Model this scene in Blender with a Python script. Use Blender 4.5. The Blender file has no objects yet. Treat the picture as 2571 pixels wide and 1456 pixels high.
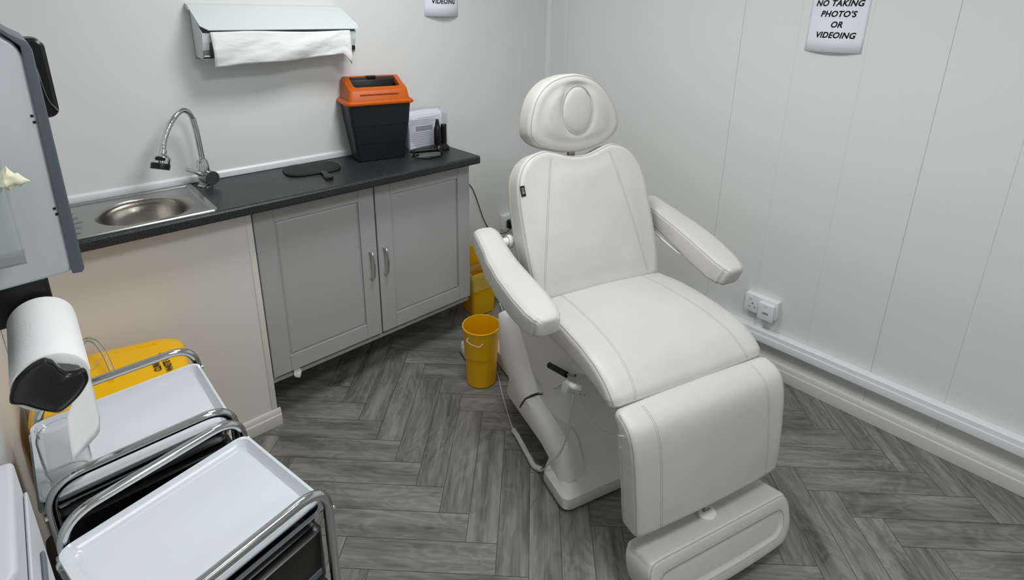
import bpy, bmesh, math, random
from mathutils import Vector, Matrix, noise
from mathutils.bvhtree import BVHTree

S = bpy.context.scene
COL = S.collection
R = math.radians
random.seed(7)

# ---------------------------------------------------------------- camera
YAW, PITCH, ROLL = R(42.9418865), R(17.14437334), R(-0.8625082)
FPX, CYPX, W, H = 1347.28983, 443.268, 2571.0, 1456.0
cam_d = bpy.data.cameras.new('camera')
cam = bpy.data.objects.new('camera', cam_d)
COL.objects.link(cam)
cyw, syw = math.cos(YAW), math.sin(YAW)
fw = Vector((syw*math.cos(PITCH), cyw*math.cos(PITCH), -math.sin(PITCH)))
rt = Vector((cyw, -syw, 0))
dn = fw.cross(rt)
rt2 = math.cos(ROLL)*rt + math.sin(ROLL)*dn
dn2 = -math.sin(ROLL)*rt + math.cos(ROLL)*dn
rm = Matrix((rt2, -dn2, -fw)).transposed()
cam.matrix_world = Matrix.Translation((0, 0, 1.64)) @ rm.to_4x4()
cam_d.sensor_fit = 'HORIZONTAL'
cam_d.sensor_width = 36.0
cam_d.lens = FPX/W*36.0
cam_d.shift_x = 0.0
cam_d.shift_y = -(H/2 - CYPX)/W
cam_d.clip_start = 0.02
S.camera = cam

# ---------------------------------------------------------------- light and exposure
XW, YW, XL, YF, ZC = 2.395, 2.291, -0.16, -2.6, 2.42
S.view_settings.view_transform = 'Standard'
S.view_settings.look = 'None'
S.view_settings.gamma = 1.0
S.view_settings.use_curve_mapping = False
S.view_settings.exposure = 0.0
world = bpy.data.worlds.new('world')
world.use_nodes = True
world.node_tree.nodes['Background'].inputs[0].default_value = (0.9, 0.95, 1.0, 1)
world.node_tree.nodes['Background'].inputs[1].default_value = 0.05
S.world = world
PANELS = [(1.02, 1.35, 0.45, 0.45, 13.5), (0.85, 0.10, 0.45, 0.45, 15.0), (1.15, -1.45, 0.45, 0.45, 6.5)]  # third one is unseen, added behind the camera as room fill
for (lx, ly, sx, sy, en) in PANELS:
    ld = bpy.data.lights.new('ceiling_panel_light', 'AREA')
    ld.shape = 'RECTANGLE'; ld.size = sx; ld.size_y = sy; ld.energy = en
    ld.color = (0.965, 0.985, 1.0)
    lo = bpy.data.objects.new('ceiling_panel_light', ld)
    lo.location = (lx, ly, ZC-0.035)
    COL.objects.link(lo)

# ---------------------------------------------------------------- helpers
def lin(c):
    r = []
    for v in c[:3]:
        v = v/255.0
        r.append(v/12.92 if v <= 0.04045 else ((v+0.055)/1.055)**2.4)
    return (r[0], r[1], r[2], 1.0)

def mat(name, rgb, rough=0.5, metal=0.0, coat=0.0, bump=None, trans=0.0, ior=1.45, alpha=1.0,
        var=None, aniso=0.0, sss=0.0, spec=None):
    m = bpy.data.materials.new(name)
    m.use_nodes = True
    nt = m.node_tree
    b = nt.nodes['Principled BSDF']
    b.inputs['Base Color'].default_value = lin(rgb)
    b.inputs['Roughness'].default_value = rough
    b.inputs['Metallic'].default_value = metal
    b.inputs['Coat Weight'].default_value = coat
    b.inputs['Transmission Weight'].default_value = trans
    b.inputs['IOR'].default_value = ior
    b.inputs['Alpha'].default_value = alpha
    if spec is not None: b.inputs['Specular IOR Level'].default_value = spec
    if sss:
        b.inputs['Subsurface Weight'].default_value = sss
        b.inputs['Subsurface Radius'].default_value = (0.01, 0.01, 0.008)
    tc = nt.nodes.new('ShaderNodeTexCoord')
    if var:
        rgb2, scale = var[0], var[1]
        st = var[2] if len(var) > 2 else (1, 1, 1)
        lo_, hi_ = (var[3], var[4]) if len(var) > 4 else (0.35, 0.65)
        mp = nt.nodes.new('ShaderNodeMapping'); mp.inputs['Scale'].default_value = st
        n = nt.nodes.new('ShaderNodeTexNoise'); n.inputs['Scale'].default_value = scale
        n.inputs['Detail'].default_value = 4
        cr = nt.nodes.new('ShaderNodeValToRGB')
        cr.color_ramp.elements[0].position = lo_; cr.color_ramp.elements[1].position = hi_
        cr.color_ramp.elements[0].color = lin(rgb); cr.color_ramp.elements[1].color = lin(rgb2)
        nt.links.new(tc.outputs['Object'], mp.inputs[0]); nt.links.new(mp.outputs[0], n.inputs['Vector'])
        nt.links.new(n.outputs['Fac'], cr.inputs[0]); nt.links.new(cr.outputs[0], b.inputs['Base Color'])
    if bump:
        prev = None
        for (scale, strength, dist, st) in bump:
            mp = nt.nodes.new('ShaderNodeMapping'); mp.inputs['Scale'].default_value = st
            n = nt.nodes.new('ShaderNodeTexNoise'); n.inputs['Scale'].default_value = scale
            n.inputs['Detail'].default_value = 3
            bp = nt.nodes.new('ShaderNodeBump'); bp.inputs['Strength'].default_value = strength
            bp.inputs['Distance'].default_value = dist
            nt.links.new(tc.outputs['Object'], mp.inputs[0]); nt.links.new(mp.outputs[0], n.inputs['Vector'])
            nt.links.new(n.outputs['Fac'], bp.inputs['Height'])
            if prev: nt.links.new(prev.outputs[0], bp.inputs['Normal'])
            prev = bp
        nt.links.new(prev.outputs[0], b.inputs['Normal'])
    return m

O3 = (1, 1, 1)
M = {}
M['wall'] = mat('wall_vinyl', (224, 225, 224), 0.55, bump=[(260, 0.12, 0.001, (1, 1, 0.25))])
M['groove'] = mat('panel_joint', (204, 204, 200), 0.7)
M['ceiling'] = mat('ceiling_white', (232, 232, 230), 0.8)
M['pvc'] = mat('white_pvc', (232, 236, 238), 0.35)
M['skirt'] = mat('skirting_paint', (216, 215, 208), 0.42)
M['panel'] = mat('boxing_paint', (227, 225, 219), 0.45)
M['door'] = mat('grey_foil', (176, 176, 176), 0.42, bump=[(300, 0.05, 0.001, O3)])
M['doorgap'] = mat('cabinet_carcass', (120, 120, 118), 0.6)
M['worktop'] = mat('black_laminate', (22, 24, 26), 0.38, var=((78, 80, 82), 330, O3, 0.45, 0.72), bump=[(500, 0.15, 0.0006, O3)])
M['steel'] = mat('brushed_steel', (168, 168, 166), 0.28, 1.0, bump=[(60, 0.10, 0.001, (1, 14, 14))])
M['bowl'] = mat('satin_steel', (190, 187, 180), 0.30, 1.0, bump=[(34, 0.35, 0.0015, (3, 3, 0.3))])
M['chrome'] = mat('chrome', (214, 216, 218), 0.08, 1.0)
M['chrome_dark'] = mat('worn_chrome', (150, 150, 152), 0.16, 1.0)
M['blackp'] = mat('black_plastic', (14, 14, 16), 0.38)
M['capgloss'] = mat('smoked_gloss_plastic', (58, 56, 56), 0.22, 0.55)
M['blackm'] = mat('black_matte', (22, 23, 25), 0.6, bump=[(400, 0.1, 0.001, O3)])
M['charcoal'] = mat('charcoal_plastic', (17, 23, 28), 0.5, bump=[(600, 0.12, 0.001, O3)])
M['orange'] = mat('orange_plastic', (196, 88, 0), 0.42, bump=[(500, 0.08, 0.001, O3)])
M['yellow'] = mat('yellow_plastic', (244, 186, 4), 0.36, sss=0.1)
M['yellow_lid'] = mat('yellow_lid_plastic', (252, 192, 0), 0.42)
M['yellow_tr'] = mat('translucent_yellow_bag', (246, 226, 120), 0.35, trans=0.0, alpha=0.55, bump=[(28, 0.6, 0.01, O3)])
M['paper'] = mat('paper', (236, 236, 244), 0.8)
M['tissue'] = mat('tissue', (236, 237, 236), 0.95, bump=[(9, 0.45, 0.010, (1.2, 1, 4)), (260, 0.2, 0.001, O3)])
M['roll'] = mat('paper_roll_tissue', (240, 240, 240), 0.95, bump=[(240, 0.35, 0.0015, O3)])
M['rollend'] = mat('paper_roll_end', (200, 200, 196), 0.95)
M['disp_white'] = mat('dispenser_white', (210, 219, 219), 0.32)
M['disp_blue'] = mat('dispenser_side', (196, 203, 207), 0.4)
M['disp_grey'] = mat('dispenser_grey_front', (92, 100, 106), 0.45)
M['leather'] = mat('white_leatherette', (207, 206, 201), 0.42,
                   bump=[(900, 0.10, 0.0008, O3), (5.5, 0.22, 0.02, O3), (13, 0.22, 0.010, (1, 1.6, 0.8))], var=((201, 199, 192), 3.0))
M['seam'] = mat('seam_thread', (180, 178, 170), 0.6)
M['abs'] = mat('base_abs_plastic', (226, 225, 218), 0.45, bump=[(700, 0.08, 0.0008, O3)])
M['absdark'] = mat('base_shadow_gap', (70, 64, 60), 0.7)
M['ink'] = mat('printed_ink', (16, 16, 20), 0.7)
M['inkgrey'] = mat('grey_print', (150, 150, 162), 0.8)
M['text_w'] = mat('woven_white', (190, 186, 176), 0.7)
M['tray'] = mat('white_tray_plastic', (216, 222, 226), 0.22, coat=0.3)
M['cord'] = mat('ivory_cord', (204, 201, 192), 0.5)
M['cordw'] = mat('white_cord', (216, 214, 206), 0.5)
M['rubber'] = mat('rubber', (30, 28, 27), 0.7)
M['glove'] = mat('latex_glove', (232, 228, 204), 0.6, sss=0.2)
M['shelf_black'] = mat('dark_shelf', (20, 19, 18), 0.3)
M['cream'] = mat('pale_plastic_side', (186, 187, 192), 0.4)
def clear_mat(name, tint, fac, haze):
    m = bpy.data.materials.new(name); m.use_nodes = True
    nt = m.node_tree; nt.nodes.remove(nt.nodes['Principled BSDF'])
    out = nt.nodes['Material Output']
    tr = nt.nodes.new('ShaderNodeBsdfTransparent'); tr.inputs[0].default_value = lin(tint)
    gl = nt.nodes.new('ShaderNodeBsdfGlossy'); gl.inputs['Roughness'].default_value = 0.06
    df = nt.nodes.new('ShaderNodeBsdfDiffuse'); df.inputs[0].default_value = (0.8, 0.82, 0.82, 1)
    lw = nt.nodes.new('ShaderNodeLayerWeight'); lw.inputs['Blend'].default_value = fac
    m1 = nt.nodes.new('ShaderNodeMixShader'); m2 = nt.nodes.new('ShaderNodeMixShader'); m2.inputs[0].default_value = haze
    nt.links.new(lw.outputs['Fresnel'], m1.inputs[0]); nt.links.new(tr.outputs[0], m1.inputs[1]); nt.links.new(gl.outputs[0], m1.inputs[2])
    nt.links.new(m1.outputs[0], m2.inputs[1]); nt.links.new(df.outputs[0], m2.inputs[2]); nt.links.new(m2.outputs[0], out.inputs[0])
    return m
M['clear'] = clear_mat('clear_jar_plastic', (253, 253, 253), 0.05, 0.08)
M['clear2'] = clear_mat('clear_acrylic', (248, 250, 250), 0.10, 0.10)
M['panelem'] = bpy.data.materials.new('lamp_diffuser'); M['panelem'].use_nodes = True
_b = M['panelem'].node_tree.nodes['Principled BSDF']
_b.inputs['Emission Color'].default_value = (0.97, 1, 0.97, 1); _b.inputs['Emission Strength'].default_value = 4.0

def floor_material():
    m = bpy.data.materials.new('herringbone_vinyl'); m.use_nodes = True
    nt = m.node_tree; N = nt.nodes; L = nt.links
    b = N['Principled BSDF']; b.inputs['Roughness'].default_value = 0.42
    uv = N.new('ShaderNodeUVMap'); uv.uv_map = 'plank'
    at = N.new('ShaderNodeAttribute'); at.attribute_name = 'tone'; at.attribute_type = 'GEOMETRY'
    # grain coordinates: along plank compressed; offset with a random number per plank
    sep = N.new('ShaderNodeSeparateXYZ'); L.new(uv.outputs[0], sep.inputs[0])
    comb = N.new('ShaderNodeCombineXYZ')
    L.new(sep.outputs[0], comb.inputs[0]); L.new(sep.outputs[1], comb.inputs[1])
    sc = N.new('ShaderNodeMath'); sc.operation = 'MULTIPLY'; sc.inputs[1].default_value = 37.0
    L.new(at.outputs['Fac'], sc.inputs[0]); L.new(sc.outputs[0], comb.inputs[2])
    mp = N.new('ShaderNodeMapping'); mp.inputs['Scale'].default_value = (3.0, 10, 1)
    L.new(comb.outputs[0], mp.inputs[0])
    n1 = N.new('ShaderNodeTexNoise'); n1.inputs['Scale'].default_value = 1.0; n1.inputs['Detail'].default_value = 3
    n1.inputs['Distortion'].default_value = 1.6
    L.new(mp.outputs[0], n1.inputs['Vector'])
    # contour-like rings of the wood figure
    ring = N.new('ShaderNodeMath'); ring.operation = 'MULTIPLY'; ring.inputs[1].default_value = 13.0
    L.new(n1.outputs['Fac'], ring.inputs[0])
    sn = N.new('ShaderNodeMath'); sn.operation = 'SINE'
    r2 = N.new('ShaderNodeMath'); r2.operation = 'MULTIPLY'; r2.inputs[1].default_value = 3.1
    L.new(ring.outputs[0], r2.inputs[0]); L.new(r2.outputs[0], sn.inputs[0])
    mp2 = N.new('ShaderNodeMapping'); mp2.inputs['Scale'].default_value = (7, 120, 1)
    L.new(comb.outputs[0], mp2.inputs[0])
    n2 = N.new('ShaderNodeTexNoise'); n2.inputs['Scale'].default_value = 1.0; n2.inputs['Detail'].default_value = 4
    L.new(mp2.outputs[0], n2.inputs['Vector'])
    mp3 = N.new('ShaderNodeMapping'); mp3.inputs['Scale'].default_value = (2.6, 20, 1)
    L.new(comb.outputs[0], mp3.inputs[0])
    n3 = N.new('ShaderNodeTexNoise'); n3.inputs['Scale'].default_value = 1.0; n3.inputs['Detail'].default_value = 5
    L.new(mp3.outputs[0], n3.inputs['Vector'])
    def madd(a, k, c):
        q = N.new('ShaderNodeMath'); q.operation = 'MULTIPLY_ADD'
        L.new(a, q.inputs[0]); q.inputs[1].default_value = k
        if isinstance(c, float): q.inputs[2].default_value = c
        else: L.new(c, q.inputs[2])
        return q.outputs[0]
    v = madd(sn.outputs[0], 0.055, 0.07)
    v = madd(n2.outputs['Fac'], 0.36, v)
    v = madd(n3.outputs['Fac'], 0.80, v)
    v = madd(at.outputs['Fac'], 0.06, v)
    cr = N.new('ShaderNodeValToRGB')
    e = cr.color_ramp.elements
    e[0].position = 0.40; e[0].color = lin((70, 69, 66))
    e[1].position = 0.98; e[1].color = lin((156, 154, 147))
    mid = cr.color_ramp.elements.new(0.68); mid.color = lin((120, 119, 114))
    L.new(v, cr.inputs[0])
    # joint line from the distance to the plank edge (uv2 carries edge distance coordinates)
    uv2 = N.new('ShaderNodeUVMap'); uv2.uv_map = 'edge'
    s2 = N.new('ShaderNodeSeparateXYZ'); L.new(uv2.outputs[0], s2.inputs[0])
    def edge(o, half):
        a = N.new('ShaderNodeMath'); a.operation = 'ABSOLUTE'; L.new(o, a.inputs[0])
        g = N.new('ShaderNodeMath'); g.operation = 'GREATER_THAN'; g.inputs[1].default_value = half-0.0011
        L.new(a.outputs[0], g.inputs[0]); return g.outputs[0]
    mx = N.new('ShaderNodeMath'); mx.operation = 'MAXIMUM'
    L.new(edge(s2.outputs[0], 0.245), mx.inputs[0]); L.new(edge(s2.outputs[1], 0.05125), mx.inputs[1])
    mix = N.new('ShaderNodeMix'); mix.data_type = 'RGBA'
    L.new(mx.outputs[0], mix.inputs['Factor']); L.new(cr.outputs[0], mix.inputs['A'])
    mix.inputs['B'].default_value = lin((60, 59, 58))
    L.new(mix.outputs['Result'], b.inputs['Base Color'])
    bp = N.new('ShaderNodeBump'); bp.inputs['Strength'].default_value = 0.15; bp.inputs['Distance'].default_value = 0.001
    L.new(n2.outputs['Fac'], bp.inputs['Height']); L.new(bp.outputs[0], b.inputs['Normal'])
    return m
M['floor'] = floor_material()

def link(o, parent=None):
    COL.objects.link(o)
    if parent is not None: o.parent = parent
    return o

def obj(name, bm, m, parent=None, smooth=None, bevel=None, loc=None):
    """one mesh object from a bmesh; smooth = auto-smooth angle in degrees"""
    bmesh.ops.recalc_face_normals(bm, faces=bm.faces)
    me = bpy.data.meshes.new(name)
    bm.to_mesh(me); bm.free()
    ms = m if isinstance(m, (list, tuple)) else [m]
    for k in ms: me.materials.append(M[k] if isinstance(k, str) else k)
    o = bpy.data.objects.new(name, me)
    link(o, parent)
    if loc is not None: o.location = loc
    if smooth is not None:
        for p in me.polygons: p.use_smooth = True
        if smooth < 179: me.set_sharp_from_angle(angle=R(smooth))
    if bevel:
        b = o.modifiers.new('bevel', 'BEVEL'); b.width = bevel; b.segments = 3
        b.limit_method = 'ANGLE'; b.angle_limit = R(35)
        for p in me.polygons: p.use_smooth = True
        b.harden_normals = False
    return o

def tag(o, label, cat, group=None, kind=None):
    o['label'] = label; o['category'] = cat
    if group: o['group'] = group
    if kind: o['kind'] = kind
    return o

def thing(name, label, cat, loc=(0, 0, 0), rz=0.0, group=None):
    o = bpy.data.objects.new(name, None)
    o.empty_display_size = 0.05
    o.location = loc; o.rotation_euler = (0, 0, rz)
    COL.objects.link(o)
    return tag(o, label, cat, group)

def struct(name, bm, m, label=None, **k):
    o = obj(name, bm, m, **k); o['kind'] = 'structure'
    return o

def box(bm, x0, x1, y0, y1, z0, z1, mi=0, Mx=None):
    vs = [bm.verts.new((x, y, z)) for x in (x0, x1) for y in (y0, y1) for z in (z0, z1)]
    if Mx is not None:
        for v in vs: v.co = Mx @ v.co
    for f in ((0, 1, 3, 2), (4, 6, 7, 5), (0, 4, 5, 1), (2, 3, 7, 6), (0, 2, 6, 4), (1, 5, 7, 3)):
        fc = bm.faces.new([vs[i] for i in f]); fc.material_index = mi
    return vs

def NB(): return bmesh.new()

def bbox(*a, **k):
    bm = NB(); box(bm, *a, **k); return bm

def loft(bm, rings, closed=True, cap=True, mi=0):
    """rings: list of lists of points, bridged"""
    vr = [[bm.verts.new(p) for p in r] for r in rings]
    n = len(vr[0])
    for a, b in zip(vr, vr[1:]):
        for i in range(n if closed else n-1):
            j = (i+1) % n
            f = bm.faces.new((a[i], a[j], b[j], b[i])); f.material_index = mi
    if cap and closed:
        for r in (vr[0], vr[-1]):
            try:
                f = bm.faces.new(r); f.material_index = mi
            except ValueError: pass
    return vr

def lathe(bm, prof, n=32, c=(0, 0, 0), mi=0, Mx=None, sx=1.0, sy=1.0, cap=True):
    rings = []
    for (r, z) in prof:
        ring = []
        for i in range(n):
            a = 2*math.pi*i/n
            p = Vector((max(r, 1e-5)*math.cos(a)*sx, max(r, 1e-5)*math.sin(a)*sy, z))
            if Mx is not None: p = Mx @ p
            ring.append(p+Vector(c))
        rings.append(ring)
    loft(bm, rings, cap=cap, mi=mi)

def catmull(pts, sub=8, closed=False):
    pts = [Vector(p) for p in pts]; n = len(pts); out = []
    rng = range(n) if closed else range(n-1)
    for i in rng:
        if closed: p0, p1, p2, p3 = pts[(i-1) % n], pts[i], pts[(i+1) % n], pts[(i+2) % n]
        else: p0, p1, p2, p3 = pts[max(i-1, 0)], pts[i], pts[i+1], pts[min(i+2, n-1)]
        for k in range(sub):
            t = k/sub
            out.append(0.5*((2*p1)+(p2-p0)*t+(2*p0-5*p1+4*p2-p3)*t*t+(3*p1-p0-3*p2+p3)*t**3))
    if not closed: out.append(pts[-1].copy())
    return out

def tube(bm, pts, r, n=10, closed=False, mi=0, cap=True):
    pts = [Vector(p) for p in pts]; N = len(pts)
    up = None; rings = []
    for i, p in enumerate(pts):
        if closed: t = (pts[(i+1) % N]-pts[i-1])
        else: t = pts[min(i+1, N-1)]-pts[max(i-1, 0)]
        if t.length < 1e-9: t = Vector((0, 0, 1))
        t.normalize()
        if up is None:
            up = Vector((0, 0, 1)) if abs(t.z) < 0.9 else Vector((1, 0, 0))
        a = (up-up.dot(t)*t)
        if a.length < 1e-6: a = t.orthogonal()
        a.normalize(); b = t.cross(a); up = a
        rr = r[i] if isinstance(r, (list, tuple)) else r
        rings.append([p+a*rr*math.cos(2*math.pi*k/n)+b*rr*math.sin(2*math.pi*k/n) for k in range(n)])
    if closed: rings.append(rings[0])
    loft(bm, rings, cap=cap and not closed, mi=mi)
    if closed: bmesh.ops.remove_doubles(bm, verts=bm.verts, dist=1e-6)

def fillet_path(pts, rad, seg=8, closed=False):
    pts = [Vector(p) for p in pts]; out = []; n = len(pts)
    for i, p in enumerate(pts):
        if not closed and i in (0, n-1): out.append(p); continue
        a = (pts[i-1]-p); b = (pts[(i+1) % n]-p)
        rr = rad[i] if isinstance(rad, (list, tuple)) else rad
        ang = a.angle(b); d = min(rr/math.tan(ang/2), a.length*0.49, b.length*0.49)
        p0 = p+a.normalized()*d; p1 = p+b.normalized()*d
        for k in range(seg+1):
            t = k/seg
            out.append(p0*(1-t)**2+p*2*t*(1-t)+p1*t*t)
    return out

def rrect(hx, hy, r, seg=6):
    pts = []
    for (sx, sy, a0) in ((1, 1, 0), (-1, 1, 90), (-1, -1, 180), (1, -1, 270)):
        for k in range(seg+1):
            a = R(a0+90*k/seg)
            pts.append(Vector((sx*(hx-r)+r*math.cos(a), sy*(hy-r)+r*math.sin(a))))
    return pts

def inset2d(pts, d):
    n = len(pts); out = []
    for i in range(n):
        a, b, c = pts[i-1], pts[i], pts[(i+1) % n]
        e1 = (b-a); e2 = (c-b)
        if e1.length < 1e-9: e1 = e2
        if e2.length < 1e-9: e2 = e1
        n1 = Vector((-e1.y, e1.x)).normalized(); n2 = Vector((-e2.y, e2.x)).normalized()
        m = (n1+n2)
        if m.length < 1e-6: m = n1
        m.normalize(); k = max(0.5, m.dot(n1))
        out.append(b+m*d/k)
    return out

def prism(bm, pts2, z0, z1, Mx=None, mi=0):
    def tr(p, z):
        v = Vector((p[0], p[1], z)); return Mx @ v if Mx is not None else v
    loft(bm, [[tr(p, z0) for p in pts2], [tr(p, z1) for p in pts2]], mi=mi)

def dup(root, loc, rz=None, **props):
    r = root.copy(); COL.objects.link(r); r.location = loc
    if rz is not None: r.rotation_euler = (0, 0, rz)
    for k, v in props.items(): r[k] = v
    for ch in list(root.children):
        c = ch.copy(); COL.objects.link(c); c.parent = r
        for g in list(ch.children):
            d = g.copy(); COL.objects.link(d); d.parent = c
    return r

def text_obj(name, body, size, Mx, m, parent=None, shear=0.0, bold=0.0, align='CENTER', bend=None, sx=1.0):
    cu = bpy.data.curves.new(name+'_curve', 'FONT')
    cu.body = body; cu.size = size; cu.shear = shear; cu.offset = bold
    cu.align_x = align; cu.align_y = 'CENTER'; cu.space_character = 1.06; cu.space_line = 1.0
    cu.extrude = 0.00025
    cu.resolution_u = 3
    t = bpy.data.objects.new(name+'_tmp', cu); COL.objects.link(t)
    dg = bpy.context.evaluated_depsgraph_get(); dg.update()
    me = bpy.data.meshes.new_from_object(t.evaluated_get(dg))
    bpy.data.objects.remove(t); bpy.data.curves.remove(cu)
    for v in me.vertices:
        p = v.co.copy(); p.x *= sx
        if bend: p = bend(p)
        v.co = Mx @ p
    me.materials.clear(); me.materials.append(M[m]); me.name = name
    for p in me.polygons: p.material_index = 0
    o = bpy.data.objects.new(name, me)
    link(o, parent)
    return o

def basis(o, X, Y, Z):
    return Matrix(((X[0], Y[0], Z[0], o[0]), (X[1], Y[1], Z[1], o[1]), (X[2], Y[2], Z[2], o[2]), (0, 0, 0, 1)))

def seams_on(target_pts_objs, name, lines, direction, parent, r=0.0011, lift=0.0, m='seam', meshobj=None):
    """thin stitched lines laid on a surface by ray casting along direction (object space of parent)"""
    me = meshobj.data
    bv = BVHTree.FromPolygons([v.co for v in me.vertices], [list(p.vertices) for p in me.polygons])
    out = []
    d = Vector(direction).normalized()
    for ln in lines:
        pts = []
        for p in ln:
            h = bv.ray_cast(Vector(p)-d*0.6, d)
            if h[0] is not None: pts.append(h[0]+h[1]*lift if h[1].dot(d) < 0 else h[0]-h[1]*lift)
        if len(pts) > 1:
            bm = NB(); tube(bm, pts, r, 6)
            out.append(obj(name, bm, m, parent, smooth=180))
    return out

# ---------------------------------------------------------------- the room
def build_floor():
    w, L = 0.1025, 0.49
    s = math.sqrt(0.5)
    def xy(p, q): return Vector(((p+q)*s, (q-p)*s, 0))
    bm = NB()
    u1 = bm.loops.layers.uv.new('plank'); u2 = bm.loops.layers.uv.new('edge')
    tl = bm.faces.layers.float.new('tone')
    rnd = random.Random(3)
    P0, Q0 = -0.0765, 1.301          # right end and top edge of a measured plank
    for a in range(-48, 49):
        for b in range(-8, 9):
            pe = P0+a*w+b*L; qt = Q0-a*w+b*L
            for kind in (0, 1):
                if kind == 0: p0, p1, q0, q1 = pe-L, pe, qt-w, qt
                else: p0, p1, q0, q1 = pe-w, pe, qt, qt+L
                c = xy((p0+p1)/2, (q0+q1)/2)
                if not (XL-0.4 < c.x < XW+0.4 and YF-0.4 < c.y < YW+0.4): continue
                vs = [bm.verts.new(xy(p, q)) for p, q in ((p0, q0), (p1, q0), (p1, q1), (p0, q1))]
                f = bm.faces.new(vs); f[tl] = rnd.random()
                ox = rnd.random()*20
                for lp, (p, q) in zip(f.loops, ((0, 0), (1, 0), (1, 1), (0, 1))):
                    if kind == 0: al, ac = p*L, q*w
                    else: al, ac = q*L, p*w
                    lp[u1].uv = (al+ox, ac+ox*0.37)
                    lp[u2].uv = (al-L/2, ac-w/2)
    for co, no in (((XL, 0, 0), (-1, 0, 0)), ((XW, 0, 0), (1, 0, 0)), ((0, YF, 0), (0, -1, 0)), ((0, YW, 0), (0, 1, 0))):
        bmesh.ops.bisect_plane(bm, geom=bm.verts[:]+bm.edges[:]+bm.faces[:], plane_co=co, plane_no=no, clear_outer=True)
    for f in bm.faces:
        if f.normal.z < 0: f.normal_flip()
    me = bpy.data.meshes.new('floor'); bm.to_mesh(me); bm.free()
    me.materials.append(M['floor'])
    o = bpy.data.objects.new('floor', me); COL.objects.link(o); o['kind'] = 'structure'
build_floor()

def wall_profile(name, runs, fixed, axis, thick, grooves, depth_sign, z1=ZC):
    """wall with real V grooves; runs along axis between runs[0], runs[1]"""
    pts = [(runs[0], 0.0)]
    for g, wd, dp in sorted(grooves):
        pts += [(g-wd/2, 0.0), (g, dp), (g+wd/2, 0.0)]
    pts.append((runs[1], 0.0))
    bm = NB()
    def P(a, d, z):
        return (fixed+d*depth_sign, a, z) if axis == 'y' else (a, fixed+d*depth_sign, z)
    rows = [[bm.verts.new(P(a, d, z)) for a, d in pts] for z in (0.0, z1)]
    for i in range(len(pts)-1):
        f = bm.faces.new((rows[0][i], rows[0][i+1], rows[1][i+1], rows[1][i]))
        f.material_index = 1 if (pts[i][1] > 0 or pts[i+1][1] > 0) else 0
    back = [bm.verts.new(P(a, thick, z)) for a in runs for z in (0.0, z1)]
    bm.faces.new((back[0], back[2], back[3], back[1]))
    return struct(name, bm, ['wall', 'groove'])
G, g_ = 0.0030, 0.0018
wall_profile('wall_right', (YF, YW), XW, 'y', 0.08,
             [(2.12, 0.0024, 0.0012), (1.106, 0.0024, 0.0014), (0.87, 0.001, 0.0002), (0.619, 0.001, 0.0003), (0.367, 0.0024, 0.0014), (0.119, 0.0018, 0.0007),
              (-0.383, 0.0024, 0.0014), (-1.13, 0.0024, 0.0014), (-1.88, 0.0024, 0.0014)], 1)
wall_profile('wall_back', (XL, XW), YW, 'x', 0.08, [(-0.02, g_, 0.0006), (2.2, g_, 0.0006)], 1)
wall_profile('wall_left', (YF, YW), XL, 'y', 0.08, [(0.3, G, 0.002), (-0.7, G, 0.002)], -1)
wall_profile('wall_front', (XL, XW), YF, 'x', 0.08, [(0.8, G, 0.002)], -1)
struct('ceiling', bbox(XL, XW, YF, YW, ZC, ZC+0.08), 'ceiling')
# corner angle strip
struct('trim_1', bbox(XW-0.004, XW, YW-0.036, YW-0.0005, 0.0, ZC), 'pvc')
# skirting along the right wall, stepped profile
def skirting(name, prof, runs, axis, fixed, sign, m='skirt', parent=None):
    bm = NB(); rings = []
    for a in runs:
        rings.append([((fixed+sign*d, a, z) if axis == 'y' else (a, fixed+sign*d, z)) for d, z in prof])
    loft(bm, rings)
    return obj(name, bm, m, parent, bevel=0.0015)
SK = [(0, 0), (0.0145, 0), (0.0145, 0.052), (0.0105, 0.057), (0.0105, 0.072), (0.005, 0.082), (0, 0.082)]
o = skirting('baseboard_right', SK, (YF, YW), 'y', XW, -1); o['kind'] = 'structure'
o = skirting('baseboard_back', SK, (1.56, XW-0.015), 'x', YW, -1); o['kind'] = 'structure'
o = skirting('baseboard_left', SK, (YF, 0.2), 'y', XL, 1); o['kind'] = 'structure'
# upstand strip where worktop meets wall
bm = NB()
loft(bm, [[(x, YW-d, z) for d, z in ((0, 0.987), (0.009, 0.987), (0.009, 1.008), (0.004, 1.015), (0, 1.016))] for x in (XL+0.001, 1.345)])
o = obj('trim_2', bm, 'pvc', bevel=0.001); o['kind'] = 'structure'

# dado trunking on the right wall
t = thing('cable_trunking', 'long white plastic trunking running along the right wall above the skirting', 'trunking', (XW, 0, 0.165))
obj('channel', bbox(-0.040, 0, YF+0.002, YW-0.02, 0.0, 0.062), 'pvc', t, bevel=0.002)
obj('cover', bbox(-0.0445, -0.0395, YF+0.002, YW-0.02, 0.006, 0.040), 'pvc', t, bevel=0.0015)

# ceiling lamps
for i, (lx, ly, sx, sy, en) in enumerate(PANELS):
    t = thing('ceiling_light', 'square flat white ceiling light panel ' + ('nearest the sink wall', 'in the middle of the room', 'unseen behind the camera, added as room fill')[i], 'light', (lx, ly, ZC), group='ceiling light panels')
    bm = NB()
    for a in ((-sx/2-.02, sx/2+.02, -sy/2-.02, -sy/2), (-sx/2-.02, sx/2+.02, sy/2, sy/2+.02), (-sx/2-.02, -sx/2, -sy/2, sy/2), (sx/2, sx/2+.02, -sy/2, sy/2)):
        box(bm, *a, -0.03, 0)
    obj('frame', bm, 'pvc', t)
    obj('diffuser', bbox(-sx/2, sx/2, -sy/2, sy/2, -0.012, -0.004), 'panelem', t)

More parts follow.
